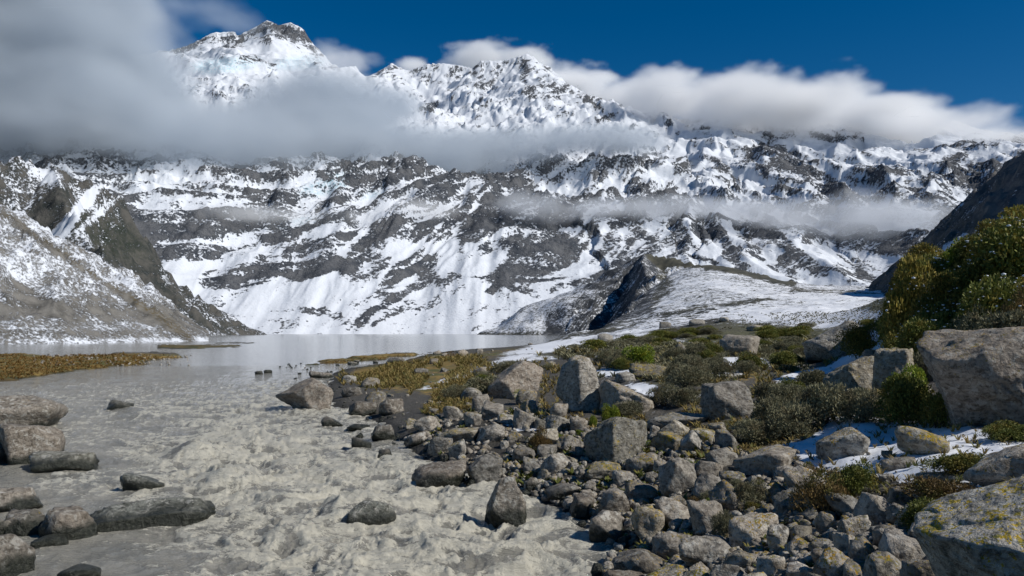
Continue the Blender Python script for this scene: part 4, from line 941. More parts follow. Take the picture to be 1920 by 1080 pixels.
B(1760, 2120, 905, 1190, 'massive grey boulder with bright yellow lichen in the bottom right corner', 'cor', 64, 0.8, 0.05, extra=[(-0.45, -0.2, 0.85, 0.50), (-0.75, -0.5, -0.45, 0.62), (0.1, -0.5, 0.85, 0.66)], planes=6, level=6, cut=0.85, base=1085, rough=0.06)
B(1654, 1672, 845, 858, 'small brown stone in the snow left of the round lichened boulder', 'dry', 65, 0.8, 0.2, level=3)
B(1655, 1712, 856, 880, 'low flat brown rock in the snow below the round lichened boulder', 'dry', 66, 0.8, 0.3, level=3)
B(1725, 1790, 885, 908, 'low slab poking out of the lower snow patch', 'dry', 67, 0.8, 0.3, level=3)
B(1666, 1712, 911, 955, 'grey blocky boulder at the lower rim of the snow', 'dry', 68, 0.8, 0.2)
B(1605, 1670, 926, 992, 'rounded grey boulder with a ridge below the snow rim', 'dry', 69, 0.85, 0.1, extra=[(-0.7, -0.4, 0.4, 0.66)])
B(1595, 1657, 1011, 1075, 'smooth egg shaped boulder near the bottom, lichen on its right side', 'dry', 70, 0.85, 0.1, extra=[(0.65, 0, 0.75, 0.66)])
B(1640, 1684, 985, 1030, 'rough dark boulder under the rounded one with a ridge', 'dry', 71, 0.85, 0.15)
B(1379, 1490, 836, 897, 'broad slanting boulder with an orange crest above the rubble', 'dry', 72, 0.85, 0.12, extra=[(-0.5, -0.05, 0.9, 0.55), (-0.5, -0.8, 0, 0.66)])
B(1235, 1312, 856, 932, 'large upright rounded boulder in the middle of the rubble', 'dry', 73, 0.9, 0.1, extra=[(-0.6, -0.5, 0.3, 0.7)])
B(1182, 1247, 945, 1024, 'egg shaped grooved boulder with orange lichen at the rubble edge', 'yel', 74, 0.9, 0.1, extra=[(-0.6, 0, -0.8, 0.66)])
B(1121, 1180, 915, 977, 'green grey blocky boulder above the river edge', 'dry', 75, 0.85, 0.12, sq=1.15)
B(1171, 1239, 903, 942, 'low rounded boulder covered in orange lichen', 'yel', 76, 0.85, 0.2)
B(1224, 1292, 998, 1054, 'round reddish grey boulder behind the bottom white streaked one', 'dry', 77, 0.9, 0.12)
B(1276, 1384, 1002, 1068, 'wide boulder with a white streak near the bottom', 'dry', 78, 0.85, 0.12)
B(1148, 1254, 1027, 1090, 'wedge shaped grey green boulder at the bottom water edge', 'wet', 79, 0.85, 0.15, extra=[(-0.55, 0, 0.85, 0.55), (0.7, 0, 0.7, 0.62)])
B(1107, 1133, 1054, 1085, 'small dark upright stone in the water at the bottom', 'wet', 80, 0.85, 0.2, level=3)
B(1173, 1234, 849, 892, 'smooth grey boulder under the big orange topped one', 'dry', 81, 0.85, 0.15)
B(1147, 1188, 881, 914, 'rounded grey boulder left of the large upright one', 'dry', 82, 0.85, 0.15, level=3)
B(1225, 1262, 863, 890, 'angular boulder wedged left of the large upright one', 'dry', 83, 0.85, 0.15, level=3)
B(1240, 1290, 930, 960, 'pale angular boulder with white faces below the large upright one', 'dry', 84, 0.85, 0.15, level=3)
B(1358, 1415, 1034, 1080, 'dark boulder with orange lichen at the bottom edge', 'yel', 85, 0.85, 0.15)
B(1420, 1470, 1042, 1090, 'grey green boulder with orange spots at the bottom edge', 'dry', 86, 0.85, 0.15)
B(1478, 1536, 1056, 1100, 'pale rounded boulder at the bottom edge right of the spotted one', 'dry', 87, 0.85, 0.1)
B(1440, 1478, 985, 1040, 'upright rounded boulder with a golden streak', 'dry', 88, 0.85, 0.12)
B(1478, 1522, 985, 1024, 'slanted boulder with golden lichen among the lower rubble', 'yel', 89, 0.85, 0.12, level=3)
B(1518, 1560, 1008, 1038, 'low twin humped boulder in the lower rubble', 'dry', 90, 0.85, 0.2, level=3)
B(1524, 1572, 1030, 1066, 'boulder below the low twin humped one', 'dry', 91, 0.85, 0.15, level=3)
B(1530, 1570, 960, 1010, 'dark blocky boulder in the shade of the slope', 'dry', 92, 0.85, 0.15, level=3)
B(1236, 1258, 603, 616, 'dark boulder on the rim of the snowy bench', 'dry', 120, 0.9, 0.2, level=3)
B(1292, 1322, 598, 612, 'broad dark boulder among bushes on the snowy bench', 'dry', 121, 0.9, 0.2, level=3)
B(1348, 1366, 594, 604, 'small dark boulder high on the snowy bench', 'dry', 122, 0.9, 0.2, level=3)
B(1400, 1432, 609, 622, 'low grey boulder in front of the snowy bench', 'dry', 123, 0.9, 0.2, level=3)
B(960, 1004, 838, 870, 'pale boulder at the left end of the rubble above the water', 'dry', 93, 0.85, 0.15, level=3)
B(985, 1010, 895, 925, 'brown angular boulder on the shore beside the pointed river boulder', 'wet', 94, 0.85, 0.15, level=3)
B(1020, 1095, 905, 935, 'row end boulder crusted orange at the water edge', 'wet', 95, 0.85, 0.2, level=3)
B(802, 850, 818, 855, 'upright pale boulder at the shore below the grass', 'dry', 96, 0.85, 0.15, level=3)
B(765, 800, 810, 838, 'brown sloping boulder on the shoreline below the grass', 'wet', 97, 0.85, 0.15, level=3)
B(815, 905, 800, 835, 'long low boulder with an orange top at the shore', 'yel', 98, 0.85, 0.2)
B(696, 740, 795, 828, 'angular brown boulder in the outer shore cluster', 'wet', 99, 0.85, 0.2, level=3)
B(650, 694, 793, 806, 'flat dark rock lying in the water off the shore cluster', 'wet', 100, 0.85, 0.4, level=3)
B(1180, 1262, 680, 712, 'long flat lichened slab behind the tall pointed boulder', 'yel', 101, 0.9, 0.2)
B(1152, 1192, 696, 718, 'dark grey boulder in front of the long flat slab', 'dry', 102, 0.9, 0.2, level=3)
B(1200, 1325, 772, 806, 'long low ledge of grey rock right of the orange topped boulder', 'dry', 103, 0.7, 0.25, layers=0.03)
B(1030, 1066, 755, 790, 'small grey boulder tucked under the tall pointed one', 'dry', 104, 0.9, 0.15, level=3)
B(1068, 1102, 780, 812, 'rounded boulder with a pale face beneath the tall pointed one', 'dry', 105, 0.9, 0.15, level=3)
B(966, 1008, 730, 762, 'dark round boulder at the foot of the broad slanting one', 'dry', 106, 0.9, 0.15, level=3)
B(860, 905, 726, 752, 'flat topped pale boulder left of the broad slanting one', 'dry', 107, 0.9, 0.2, level=3)
B(884, 920, 738, 775, 'shaded boulder leaning on the broad slanting one', 'dry', 108, 0.9, 0.2, level=3)
B(830, 870, 760, 790, 'dark boulder at the edge of the scrub above the shore', 'dry', 109, 0.9, 0.2, level=3)
B(1120, 1150, 625, 650, 'brown boulder in the snowy grass beyond the bank', 'dry', 110, 0.9, 0.2, level=3)
B(1260, 1290, 640, 668, 'pale triangular boulder in the middle distance scrub', 'dry', 111, 0.9, 0.2, level=3, extra=[(0.7, 0, 0.6, 0.45), (-0.7, 0, 0.6, 0.5)])
B(1620, 1650, 655, 675, 'dark round boulder beside the snow left of the shrubs', 'dry', 112, 0.9, 0.2, level=3)
B(1448, 1500, 872, 900, 'dark flat boulder between the slanting one and the snow', 'dry', 113, 0.9, 0.2, level=3)
B(1440, 1475, 905, 945, 'mottled boulder at the upper edge of the rubble near the bushes', 'dry', 114, 0.9, 0.2, level=3)

# templates shared by the many ordinary boulders
ROCKT = []
for k in range(24):
    rs = np.random.RandomState(900 + k)
    v, f = rock_shape(300 + k, 4, rs.randint(6, 13), 0.58 + 0.16 * rs.rand(), 0.07, (), 0.009, 1.0 + 0.2 * rs.rand(), 0.05 * (k % 3 == 0))
    v = v * np.array([1, 0.65 + 0.3 * rs.rand(), 0.55 + 0.35 * rs.rand()])
    ROCKT.append((v, f))
rmesh = {}
def tmesh(k, mat):
    if (k, mat) not in rmesh: rmesh[(k, mat)] = np_mesh('boulder', ROCKT[k][0], ROCKT[k][1], MATS[mat], True)
    return rmesh[(k, mat)]

SCATTER = [(560, 690), (700, 668), (900, 655), (1050, 640), (1700, 600), (1960, 800), (1960, 1100), (1800, 1100), (1500, 880), (1200, 800), (760, 790), (640, 770), (580, 715)]
rs = np.random.RandomState(5)
def sample(poly, n, rs):
    poly = np.array(poly, float); out = []
    lo, hi = poly.min(0), poly.max(0)
    while len(out) < n:
        x = lo[0] + rs.rand(4000) * (hi[0] - lo[0]); y = lo[1] + rs.rand(4000) * (hi[1] - lo[1])
        k = inside(x, y, poly); out += list(zip(x[k], y[k]))
    rs.shuffle(out); return np.array(out[:n])
def free(x, y, w_, lst, k=0.5):
    for (cx, a0, a1, b0, b1) in lst:
        if b0 - w_ * k < x < b1 + w_ * k and a0 - w_ * 0.1 < y < a1 + 0.25 * w_: return False
    return True
pts = sample(RUBBLE, 2200, rs)
placed = []
sizes = 52 * rs.rand(len(pts)) ** 1.7 + 18
order = np.argsort(-sizes)
P3, RR, OK = stand(pts[:, 0], pts[:, 1])
n_b = 0
for i in order:
    if n_b >= 190: break
    x, y = pts[i]; s_ = sizes[i] * (0.55 + 0.5 * (y - 760) / 320)
    if not OK[i] or not free(x, y, s_, BOULDERS, 0.25): continue
    if any((x - a) ** 2 + ((y - b_) * 1.4) ** 2 < (0.42 * (s_ + c_)) ** 2 for a, b_, c_ in placed): continue
    placed.append((x, y, s_))
    near = P3[i][2] < 0.25
    o = add('boulder', tmesh(rs.randint(24), 'wet' if near else ('yel' if rs.rand() < 0.22 else 'dry')))
    q = s_ / 2 * RR[i] / FPX * 1.22
    o.location = P3[i] + np.array([0, 0, q * 0.30]); o.scale = (q * (0.85 + 0.3 * rs.rand()), q * (0.8 + 0.4 * rs.rand()), q * (0.85 + 0.45 * rs.rand()))
    o.rotation_euler = (rs.normal() * 0.35, rs.normal() * 0.35, rs.rand() * 6.28)
    tag(o, 'loose boulder', 'boulder', 'loose boulders in the rubble of the right bank'); LOOSE.append((o, x, y, s_, 'loose grey boulder', 13, 40))
    n_b += 1
# scattered boulders among grass, snow and scrub, and along the shore
pts = sample(SCATTER, 1500, rs); P3, RR, OK = stand(pts[:, 0], pts[:, 1]); n_c = 0
for i in range(len(pts)):
    if n_c >= 100: break
    x, y = pts[i]; s_ = (8 + 26 * rs.rand() ** 2) * (0.45 + 0.9 * (y - 640) / 240)
    if not OK[i] or inside(np.array([x]), np.array([y]), RUBBLE)[0] or s_ < 5 or not free(x, y, s_, BOULDERS, 0.3) or RR[i] > 420 or blob_field(np.array([x]), np.array([y]), SNOW)[0] > 0.5: continue
    placed.append((x, y, s_))
    o = add('boulder', tmesh(rs.randint(24), 'wet' if P3[i][2] < 0.3 else 'dry'))
    q = s_ / 2 * RR[i] / FPX * 1.1
    o.location = P3[i] + np.array([0, 0, q * 0.2]); o.scale = (q, q * (0.8 + 0.4 * rs.rand()), q * (0.7 + 0.3 * rs.rand()))
    o.rotation_euler = (rs.normal() * 0.2, rs.normal() * 0.2, rs.rand() * 6.28)
    tag(o, 'scattered boulder', 'boulder', 'boulders scattered among scrub and grass'); LOOSE.append((o, x, y, s_, 'scattered grey boulder', 8, 22))
    n_c += 1

# ------------------------------------------------------------------ small stones nobody could count: one sheet of real stones
def stones(name, label, pts, size_px, level, matn, seed, flat=0.75, sink=0.25, smin=0.02):
    rs = np.random.RandomState(seed)
    P3, RR, OK = stand(pts[:, 0], pts[:, 1])
    q = np.maximum(size_px / 2 * RR / FPX, smin)
    k = OK & (RR < 600); P3, q = P3[k], q[k]
    VT, FT, RT = [], [], []; off = 0
    tem = [rock_shape(700 + j, level, 8, 0.62, 0.08, (), 0.02, 1.1) for j in range(10)]
    for i in range(len(P3)):
        v, f = tem[i % 10]
        M = rot3(rs.rand() * 6.28, rs.normal() * 0.4, rs.normal() * 0.4) @ np.diag([1.0, 0.6 + 0.5 * rs.rand(), flat * (0.6 + 0.6 * rs.rand())])
        VT.append(v @ M.T * q[i] + P3[i] + np.array([0, 0, q[i] * sink])); FT.append(f + off); off += len(v); RT.append(np.full(len(v), rs.rand()))
    me = np_mesh(name, np.concatenate(VT), np.concatenate(FT), MATS[matn], True, {'rnd': np.concatenate(RT)})
    return tag(add(name, me), label, None, None, 'stuff')
rs = np.random.RandomState(77)
a = sample(RUBBLE, 3300, rs)
stones('rubble_stones', 'small grey stones filling the gaps between the bank boulders', a, (8 + 16 * rs.rand(3300) ** 1.5) * (0.6 + 0.6 * (a[:, 1] - 760) / 320), 2, 'dry', 3)
a = sample(SCATTER, 900, rs)
stones('scattered_stones', 'small grey stones lying in grass and snow', a, (2 + 7 * rs.rand(900) ** 2) * (0.4 + 0.9 * (a[:, 1] - 640) / 240), 1, 'dry', 4)
SH = []
for x, y in [(560, 690), (600, 705), (640, 722), (610, 735), (650, 742), (640, 760), (700, 785), (740, 800), (720, 815), (760, 826), (800, 845), (840, 866), (880, 900), (945, 905), (1000, 925), (1060, 948), (1100, 965), (1140, 985), (1180, 1010), (1190, 1035)]:
    for _ in range(16): SH.append((x + rs.normal() * 22, y + rs.normal() * 5))
SH = np.array(SH)
stones('shore_stones', 'small wet stones strung along the river edge', SH, (4 + 12 * rs.rand(len(SH)) ** 2) * (0.4 + (SH[:, 1] - 680) / 300), 1, 'wet', 5, sink=0.1)
a = np.stack([60 + 300 * rs.rand(160), 664 + 22 * rs.rand(160)], 1)
stones('island_stones', 'small stones on the grassy island', a, 2 + 4 * rs.rand(160) ** 2, 1, 'dry', 6)
# ------------------------------------------------------------------ plants
def leaf_material(name, a, bcol, c=None, tr=0.15):
    m, t, b, geo = material(name)
    oi = t.new('ShaderNodeObjectInfo')
    r1 = t.attr('rnd')
    col = t.mix(r1, a, bcol)
    nn = t.noise(geo.outputs['Position'], 1.6, 3, 0.6)
    if c is not None: col = t.mix(t.ss(nn, 0.48, 0.66), col, c)
    br = t.math('ADD', 0.75, t.math('MULTIPLY', oi.outputs['Random'], 0.5))
    col = t.mix(1.0, col, t.vmath('SCALE', (1.0, 1.0, 1.0), br), 'MULTIPLY')
    t.l.new(col, b.inputs['Base Color']); b.inputs['Roughness'].default_value = 0.65
    b.inputs['Specular IOR Level'].default_value = 0.25
    tl = t.new('ShaderNodeBsdfTranslucent'); t.l.new(col, tl.inputs[0])
    ms = t.new('ShaderNodeMixShader'); ms.inputs[0].default_value = tr
    out = [n for n in t.n if n.type == 'OUTPUT_MATERIAL'][0]
    t.l.new(b.outputs[0], ms.inputs[1]); t.l.new(tl.outputs[0], ms.inputs[2]); t.l.new(ms.outputs[0], out.inputs[0])
    return m
LM = {
 'olive': leaf_material('olive_leaves', (0.066, 0.086, 0.018), (0.185, 0.200, 0.042), (0.24, 0.19, 0.04)),
 'gold': leaf_material('golden_olive_leaves', (0.13, 0.105, 0.02), (0.33, 0.255, 0.05), (0.13, 0.15, 0.03)),
 'lime': leaf_material('bright_green_leaves', (0.085, 0.13, 0.014), (0.24, 0.30, 0.035), (0.27, 0.27, 0.03), 0.25),
 'grey': leaf_material('grey_green_twigs', (0.11, 0.108, 0.062), (0.25, 0.24, 0.145), (0.15, 0.125, 0.07)),
 'brown': leaf_material('brown_heath', (0.10, 0.066, 0.024), (0.24, 0.16, 0.06), (0.12, 0.125, 0.03)),
}
mw, t, b, geo = material('woody_stems')
t.l.new(t.mix(t.noise(geo.outputs['Position'], 12.0, 4), (0.04, 0.03, 0.022), (0.12, 0.10, 0.08)), b.inputs['Base Color'])
SNOWM, t, b, geo = material('settled_snow')
b.inputs['Base Color'].default_value = (0.8, 0.83, 0.88, 1); b.inputs['Roughness'].default_value = 0.8
t.l.new(t.bump(t.noise(geo.outputs['Position'], 5.0, 4), 0.05), b.inputs['Normal'])

def leaf_tris(pos, nrm, size, rs, elong=2.2, up=0.3):
    """one narrow quad per leaf tuft"""
    n = len(pos)
    d = nrm + rs.normal(size=(n, 3)) * 0.75 + np.array([0, 0, up]); d /= np.linalg.norm(d, axis=1)[:, None]
    s = np.cross(d, rs.normal(size=(n, 3))); s /= np.linalg.norm(s, axis=1)[:, None]
    L = (size * elong * (0.6 + 0.8 * rs.rand(n)))[:, None] * 0.5; W = (size * (0.6 + 0.8 * rs.rand(n)))[:, None] * 0.5
    V = np.stack([pos - s * W * 0.6, pos + s * W * 0.6, pos + d * L * 1.2 + s * W, pos + d * L * 2, pos + d * L * 1.2 - s * W], 1)
    i = np.arange(n)[:, None] * 5
    F = np.concatenate([i + np.array([0, 1, 2]), i + np.array([0, 2, 4]), i + np.array([4, 2, 3])])
    return V.reshape(-1, 3), F, np.repeat(rs.rand(n), 5)
def crown_mesh(seed, n, leaf, lumps=14, mat='olive', flat=1.0, elong=2.2, up=0.3, conic=0.0, spread=0.62):
    rs = np.random.RandomState(seed)
    # lumps of foliage on a dome; leaves fill each lump's outer shell
    c = rs.normal(size=(lumps, 3)); c /= np.linalg.norm(c, axis=1)[:, None]; c *= (spread * rs.rand(lumps) ** 0.5)[:, None]
    c[:, 2] = np.abs(c[:, 2]) * 1.0 + 0.12
    if conic: c[:, :2] *= (1.15 - conic * c[:, 2:3])
    rad = 0.24 + 0.20 * rs.rand(lumps)
    rad *= (1.1 - 0.35 * conic * c[:, 2])
    k = rs.randint(lumps, size=n)
    d = rs.normal(size=(n, 3)); d /= np.linalg.norm(d, axis=1)[:, None]; d[:, 2] = np.where(d[:, 2] < -0.3, -d[:, 2], d[:, 2])
    p = c[k] + d * (rad[k] * (0.62 + 0.42 * rs.rand(n) ** 0.6))[:, None]
    p[:, 2] = np.maximum(p[:, 2], 0.02)
    p[:, 2] *= flat
    V, F, Rn = leaf_tris(p, d, np.full(n, leaf), rs, elong, up)
    return np_mesh('crown', V, F, LM[mat], False, {'rnd': Rn})
def stem_mesh(seed, n=7, h=0.6):
    rs = np.random.RandomState(seed); V, F = [], []; off = 0
    for k in range(n):
        a = rs.rand() * 6.28; l_ = 0.25 + 0.35 * rs.rand()
        p0 = np.array([0.06 * math.cos(a), 0.06 * math.sin(a), -0.12]); p1 = np.array([l_ * 0.6 * math.cos(a), l_ * 0.6 * math.sin(a), h * 0.5]); p2 = np.array([l_ * math.cos(a + .3), l_ * math.sin(a + .3), h])
        for i, (p, r_) in enumerate(((p0, 0.035), (p1, 0.022), (p2, 0.008))):
            for j in range(5): V.append(p + r_ * np.array([math.cos(j * 1.2566), math.sin(j * 1.2566), 0]))
        for i in range(2):
            for j in range(5): F.append([off + i * 5 + j, off + i * 5 + (j + 1) % 5, off + (i + 1) * 5 + (j + 1) % 5, off + (i + 1) * 5 + j])
        off += 15
    return np_mesh('stems', np.array(V), np.array(F), mw, True)
def twig_crown(seed, n, mat='grey'):
    return crown_mesh(seed, n, 0.034, 16, mat, 0.8, 3.4, 0.5, spread=0.68)
CR = {'olive': [crown_mesh(s, 9500, 0.033, 22, 'olive', 1.0, 1.8, 0.15) for s in (1, 2, 3)],
      'gold': [crown_mesh(s, 11000, 0.033, 26, 'gold', 1.2, 2.0, 0.25, 0.35) for s in (4, 5)],
      'lime': [crown_mesh(s, 4500, 0.042, 14, 'lime', 1.0, 1.8, 0.2) for s in (6, 7)],
      'grey': [crown_mesh(s, 7500, 0.022, 18, 'grey', 0.8, 3.0, 0.4, spread=0.68) for s in (8, 9, 10)],
      'brown': [crown_mesh(s, 5500, 0.024, 16, 'brown', 0.8, 3.0, 0.4, spread=0.68) for s in (11, 12)]}
def snow_tuft_mesh(seed, n=34):
    rs = np.random.RandomState(seed); V, F = [], []; off = 0
    tv, tf = ico(1)
    for k in range(n):
        a = rs.rand() * 6.28; r_ = 0.95 * rs.rand() ** 0.6; z = 0.18 + 0.85 * math.sqrt(max(0, 1 - r_ * r_)) * (0.75 + 0.3 * rs.rand())
        s_ = 0.012 + 0.04 * rs.rand() ** 2
        V.append(tv * np.array([s_ * (0.8 + rs.rand()), s_ * (0.8 + rs.rand()), s_ * 0.4]) + np.array([r_ * math.cos(a), r_ * math.sin(a), z])); F.append(tf + off); off += len(tv)
    return np_mesh('snow_tufts', np.concatenate(V), np.concatenate(F), SNOWM, True)
SNT = [snow_tuft_mesh(s) for s in (41, 42)]
ST = [stem_mesh(s) for s in (21, 22)]
DOTV = {}
rsb = np.random.RandomState(99)
def bush(px, py, wpx_, hpx, kind, label, group=None, cat='shrub', name='shrub', r=None, snowcap=False):
    """a shrub whose crown fills about wpx_ x hpx pixels above the foot (px, py)"""
    p, rr_, ok = stand(px, py)
    if not ok[0]: return None
    p, q = p[0], rr_[0]
    if r: q = r; p = P(px, py, r)
    sx = wpx_ / 2 * q / FPX / 0.92; sz = hpx * q / FPX / {'olive': 1.0, 'gold': 1.3, 'lime': 1.0, 'grey': 0.82, 'brown': 0.82}[kind]
    o = bpy.data.objects.new(name, None); COL.objects.link(o)
    o.empty_display_size = 0.3
    o.location = p - np.array([0, 0, 0.04 * sz]); o.rotation_euler = (0, 0, rsb.rand() * 6.28); o.scale = (sx, sx * (0.85 + 0.3 * rsb.rand()), sz)
    lst = CR[kind]; c_ = add('crown', lst[rsb.randint(len(lst))], o); s_ = add('stems', ST[rsb.randint(2)], o)
    if snowcap: add('snow_tufts', SNT[rsb.randint(2)], o)['kind'] = 'stuff'
    return tag(o, label, cat, group)
# the thicket on the rise at the right
T = [(1712, 655, 100, 165, 'gold', 'tall golden olive shrub at the left end of the thicket'),
     (1760, 640, 100, 120, 'gold', 'golden brown shrub just right of the tall one at the thicket edge'),
     (1740, 690, 110, 85, 'olive', 'dark olive shrub at the foot of the tall golden shrub'),
     (1690, 700, 70, 70, 'olive', 'low dark shrub over the snowy slope left of the thicket'),
     (1800, 520, 80, 66, 'lime', 'bright green shrub high on the rise against the dark slope'),
     (1845, 500, 80, 80, 'gold', 'brownish shrub beside the bright green one on the rise'),
     (1895, 500, 130, 100, 'gold', 'golden shrub crowning the rise at the right edge'),
     (1930, 545, 170, 125, 'olive', 'large dark green shrub below the golden crown at the right edge'),
     (1770, 545, 70, 55, 'olive', 'small olive shrub at the upper left rim of the rise'),
     (1835, 590, 120, 90, 'olive', 'olive shrub dotted with snow in the middle of the thicket'),
     (1795, 615, 90, 80, 'gold', 'brown tinged shrub in the heart of the thicket'),
     (1870, 640, 130, 110, 'olive', 'broad yellow green shrub with snow on its leaves at the right'),
     (1940, 640, 100, 90, 'brown', 'reddish brown shrub at the right edge above the huge boulder'),
     (1780, 672, 80, 60, 'olive', 'dark shrub in the lower left of the thicket'),
     (1820, 650, 60, 62, 'lime', 'small yellow green shrub in the lower middle of the thicket'),
     (1840, 655, 90, 66, 'grey', 'silvery grey shrub behind the huge boulder'),
     (1905, 650, 130, 62, 'grey', 'wide silvery grey shrub above the right of the huge boulder'),
     (1770, 690, 90, 55, 'grey', 'pale grey shrub left of the huge boulder top'),
     (1735, 712, 80, 50, 'grey', 'pale grey shrub in front of the snowy slope'),
     (1860, 625, 60, 40, 'lime', 'yellow green shrub on the shoulder of the huge boulder'),
     (1750, 672, 50, 26, 'lime', 'strip of yellow green leaves left of the huge boulder crest'),
     (1705, 745, 66, 62, 'lime', 'bright green leafy shrub between the split boulder and the huge one'),
     (1705, 790, 110, 80, 'olive', 'very dark shrub in the shade left of the huge boulder'),
     (1760, 800, 70, 60, 'olive', 'dark shrub under the left face of the huge boulder'),
     (1610, 668, 66, 60, 'gold', 'golden shrub leaning on the large dark boulder'),
     (1660, 628, 60, 30, 'olive', 'low olive shrub at the top of the snowy slope'),
     (1200, 684, 64, 42, 'lime', 'rounded bright olive shrub on the near bank behind the slabs'),
     (1157, 672, 26, 22, 'lime', 'small bright shrub left of the rounded olive one'),
     (1146, 792, 40, 38, 'lime', 'small bright green shrub on top of the orange lichened boulder'),
     (1112, 800, 22, 24, 'lime', 'tiny green shrub left of the orange lichened boulder'),
     (975, 748, 44, 26, 'lime', 'yellow green shrub at the foot of the broad slanting boulder'),
     (1053, 830, 22, 18, 'lime', 'tiny bright green plant in the shaded rubble'),
     (1012, 850, 50, 44, 'brown', 'tawny tussock like shrub in the upper rubble'),
     (1402, 955, 86, 56, 'grey', 'round grey green shrub in the middle of the rubble'),
     (1358, 1008, 60, 46, 'grey', 'pale feathery shrub above the white streaked boulder'),
     (1600, 925, 80, 56, 'olive', 'yellow green shrub at the lower edge of the snow'),
     (1545, 960, 110, 66, 'brown', 'brown heath shrub left of the yellow green one below the snow'),
     (1520, 915, 50, 40, 'brown', 'small rusty shrub at the left tip of the snow'),
     (1760, 950, 130, 50, 'brown', 'brown heath shrub along the lower rim of the snow'),
     (1740, 1000, 110, 60, 'olive', 'dark shrub in the shade below the heath rim'),
     (1800, 885, 120, 34, 'olive', 'low green and brown shrub in the middle of the snow'),
     (1895, 825, 90, 30, 'olive', 'low yellow green plants at the foot of the huge boulder'),
     (1540, 790, 130, 76, 'grey', 'large grey green shrub left of the split yellow boulder'),
     (1480, 775, 90, 60, 'grey', 'grey green shrub in front of the blocky split boulder'),
     (1615, 790, 110, 60, 'grey', 'grey green shrub beneath the split yellow boulder'),
     (1490, 815, 130, 60, 'grey', 'wide grey green shrub above the slanting orange boulder'),
     (1420, 830, 110, 44, 'grey', 'low grey shrub above the rubble'),
     (1530, 730, 90, 40, 'grey', 'grey green shrub between the snow patches'),
     (1175, 780, 80, 30, 'grey', 'olive tinged low shrub right of the sloping boulder'),
     (1290, 725, 100, 46, 'grey', 'grey twiggy shrub behind the blocky split boulder'),
     (900, 745, 110, 44, 'grey', 'dark grey green shrub between yellow grass and the broad slanting boulder'),
     (960, 700, 80, 26, 'grey', 'low grey scrub above the broad slanting boulder')]
for x, y, w_, h_, k_, lb in T: bush(x, y, w_, h_, k_, lb, snowcap=(x > 1660 and y < 700 and k_ != 'grey'))
# grey scrub spread over the middle distance
zones = [([(1080, 680), (1350, 655), (1650, 640), (1650, 665), (1450, 690), (1300, 720), (1080, 700)], 80, 'grey', 'low grey green scrub bush on the flat beyond the boulders', 'scrub bushes on the flat beyond the boulders', 48, 24),
         ([(1250, 720), (1500, 700), (1560, 760), (1480, 800), (1330, 800), (1230, 760)], 26, 'grey', 'grey green scrub bush around the blocky boulders', 'scrub bushes around the blocky boulders', 60, 34),
         ([(1050, 640), (1300, 622), (1680, 600), (1680, 640), (1300, 650), (1060, 660)], 95, 'olive', 'small dark bush far out on the snowy flat', 'small dark bushes on the snowy flat', 40, 11),
         ([(830, 740), (960, 690), (1080, 660), (1060, 700), (930, 735), (850, 770)], 22, 'grey', 'low scrub bush at the edge of the yellow grass', 'scrub bushes at the edge of the yellow grass', 36, 18),
         ([(1690, 560), (1800, 480), (1920, 420), (1960, 640), (1800, 680), (1690, 650)], 66, 'olive', 'olive bush packed into the thicket on the right rise', 'bushes packed into the thicket', 70, 52),
         ([(1000, 780), (1100, 800), (1400, 860), (1640, 940), (1700, 1040), (1300, 990), (1000, 830)], 48, 'brown', 'small heath plant growing between the rubble stones', 'heath plants between the rubble stones', 26, 16)]
rsz = np.random.RandomState(31)
for poly, n, kind, lb, grp, w_, h_ in zones:
    for x, y in sample(poly, n, rsz):
        kk = kind
        if kind == 'grey' and rsz.rand() < 0.18: kk = 'olive'
        if kind == 'olive' and rsz.rand() < 0.3: kk = 'gold' if w_ > 50 else 'grey'
        if kind == 'brown': kk = ['brown', 'lime', 'olive', 'grey'][rsz.randint(4)]
        s_ = 0.6 + 0.8 * rsz.rand(); dp = 0.75 + 0.5 * (y - min(q[1] for q in poly)) / (max(q[1] for q in poly) - min(q[1] for q in poly))
        if not free(x, y, 10, BOULDERS, 0.1) or blob_field(np.array([x]), np.array([y]), SNOW)[0] > (0.4 if y > 760 else 0.6): continue
        LOOSE_B = bush(x, y, w_ * s_ * dp, h_ * s_ * dp, kk, lb, grp, snowcap=(grp == 'bushes packed into the thicket' and rsz.rand() < 0.4))
        if LOOSE_B: LOOSE.append((LOOSE_B, x, y, w_ * s_ * dp, {'olive': 'olive bush', 'gold': 'golden olive bush', 'grey': 'grey green scrub bush', 'lime': 'bright green bush', 'brown': 'brown heath plant'}[kk], w_ * 0.75, w_ * 1.2))

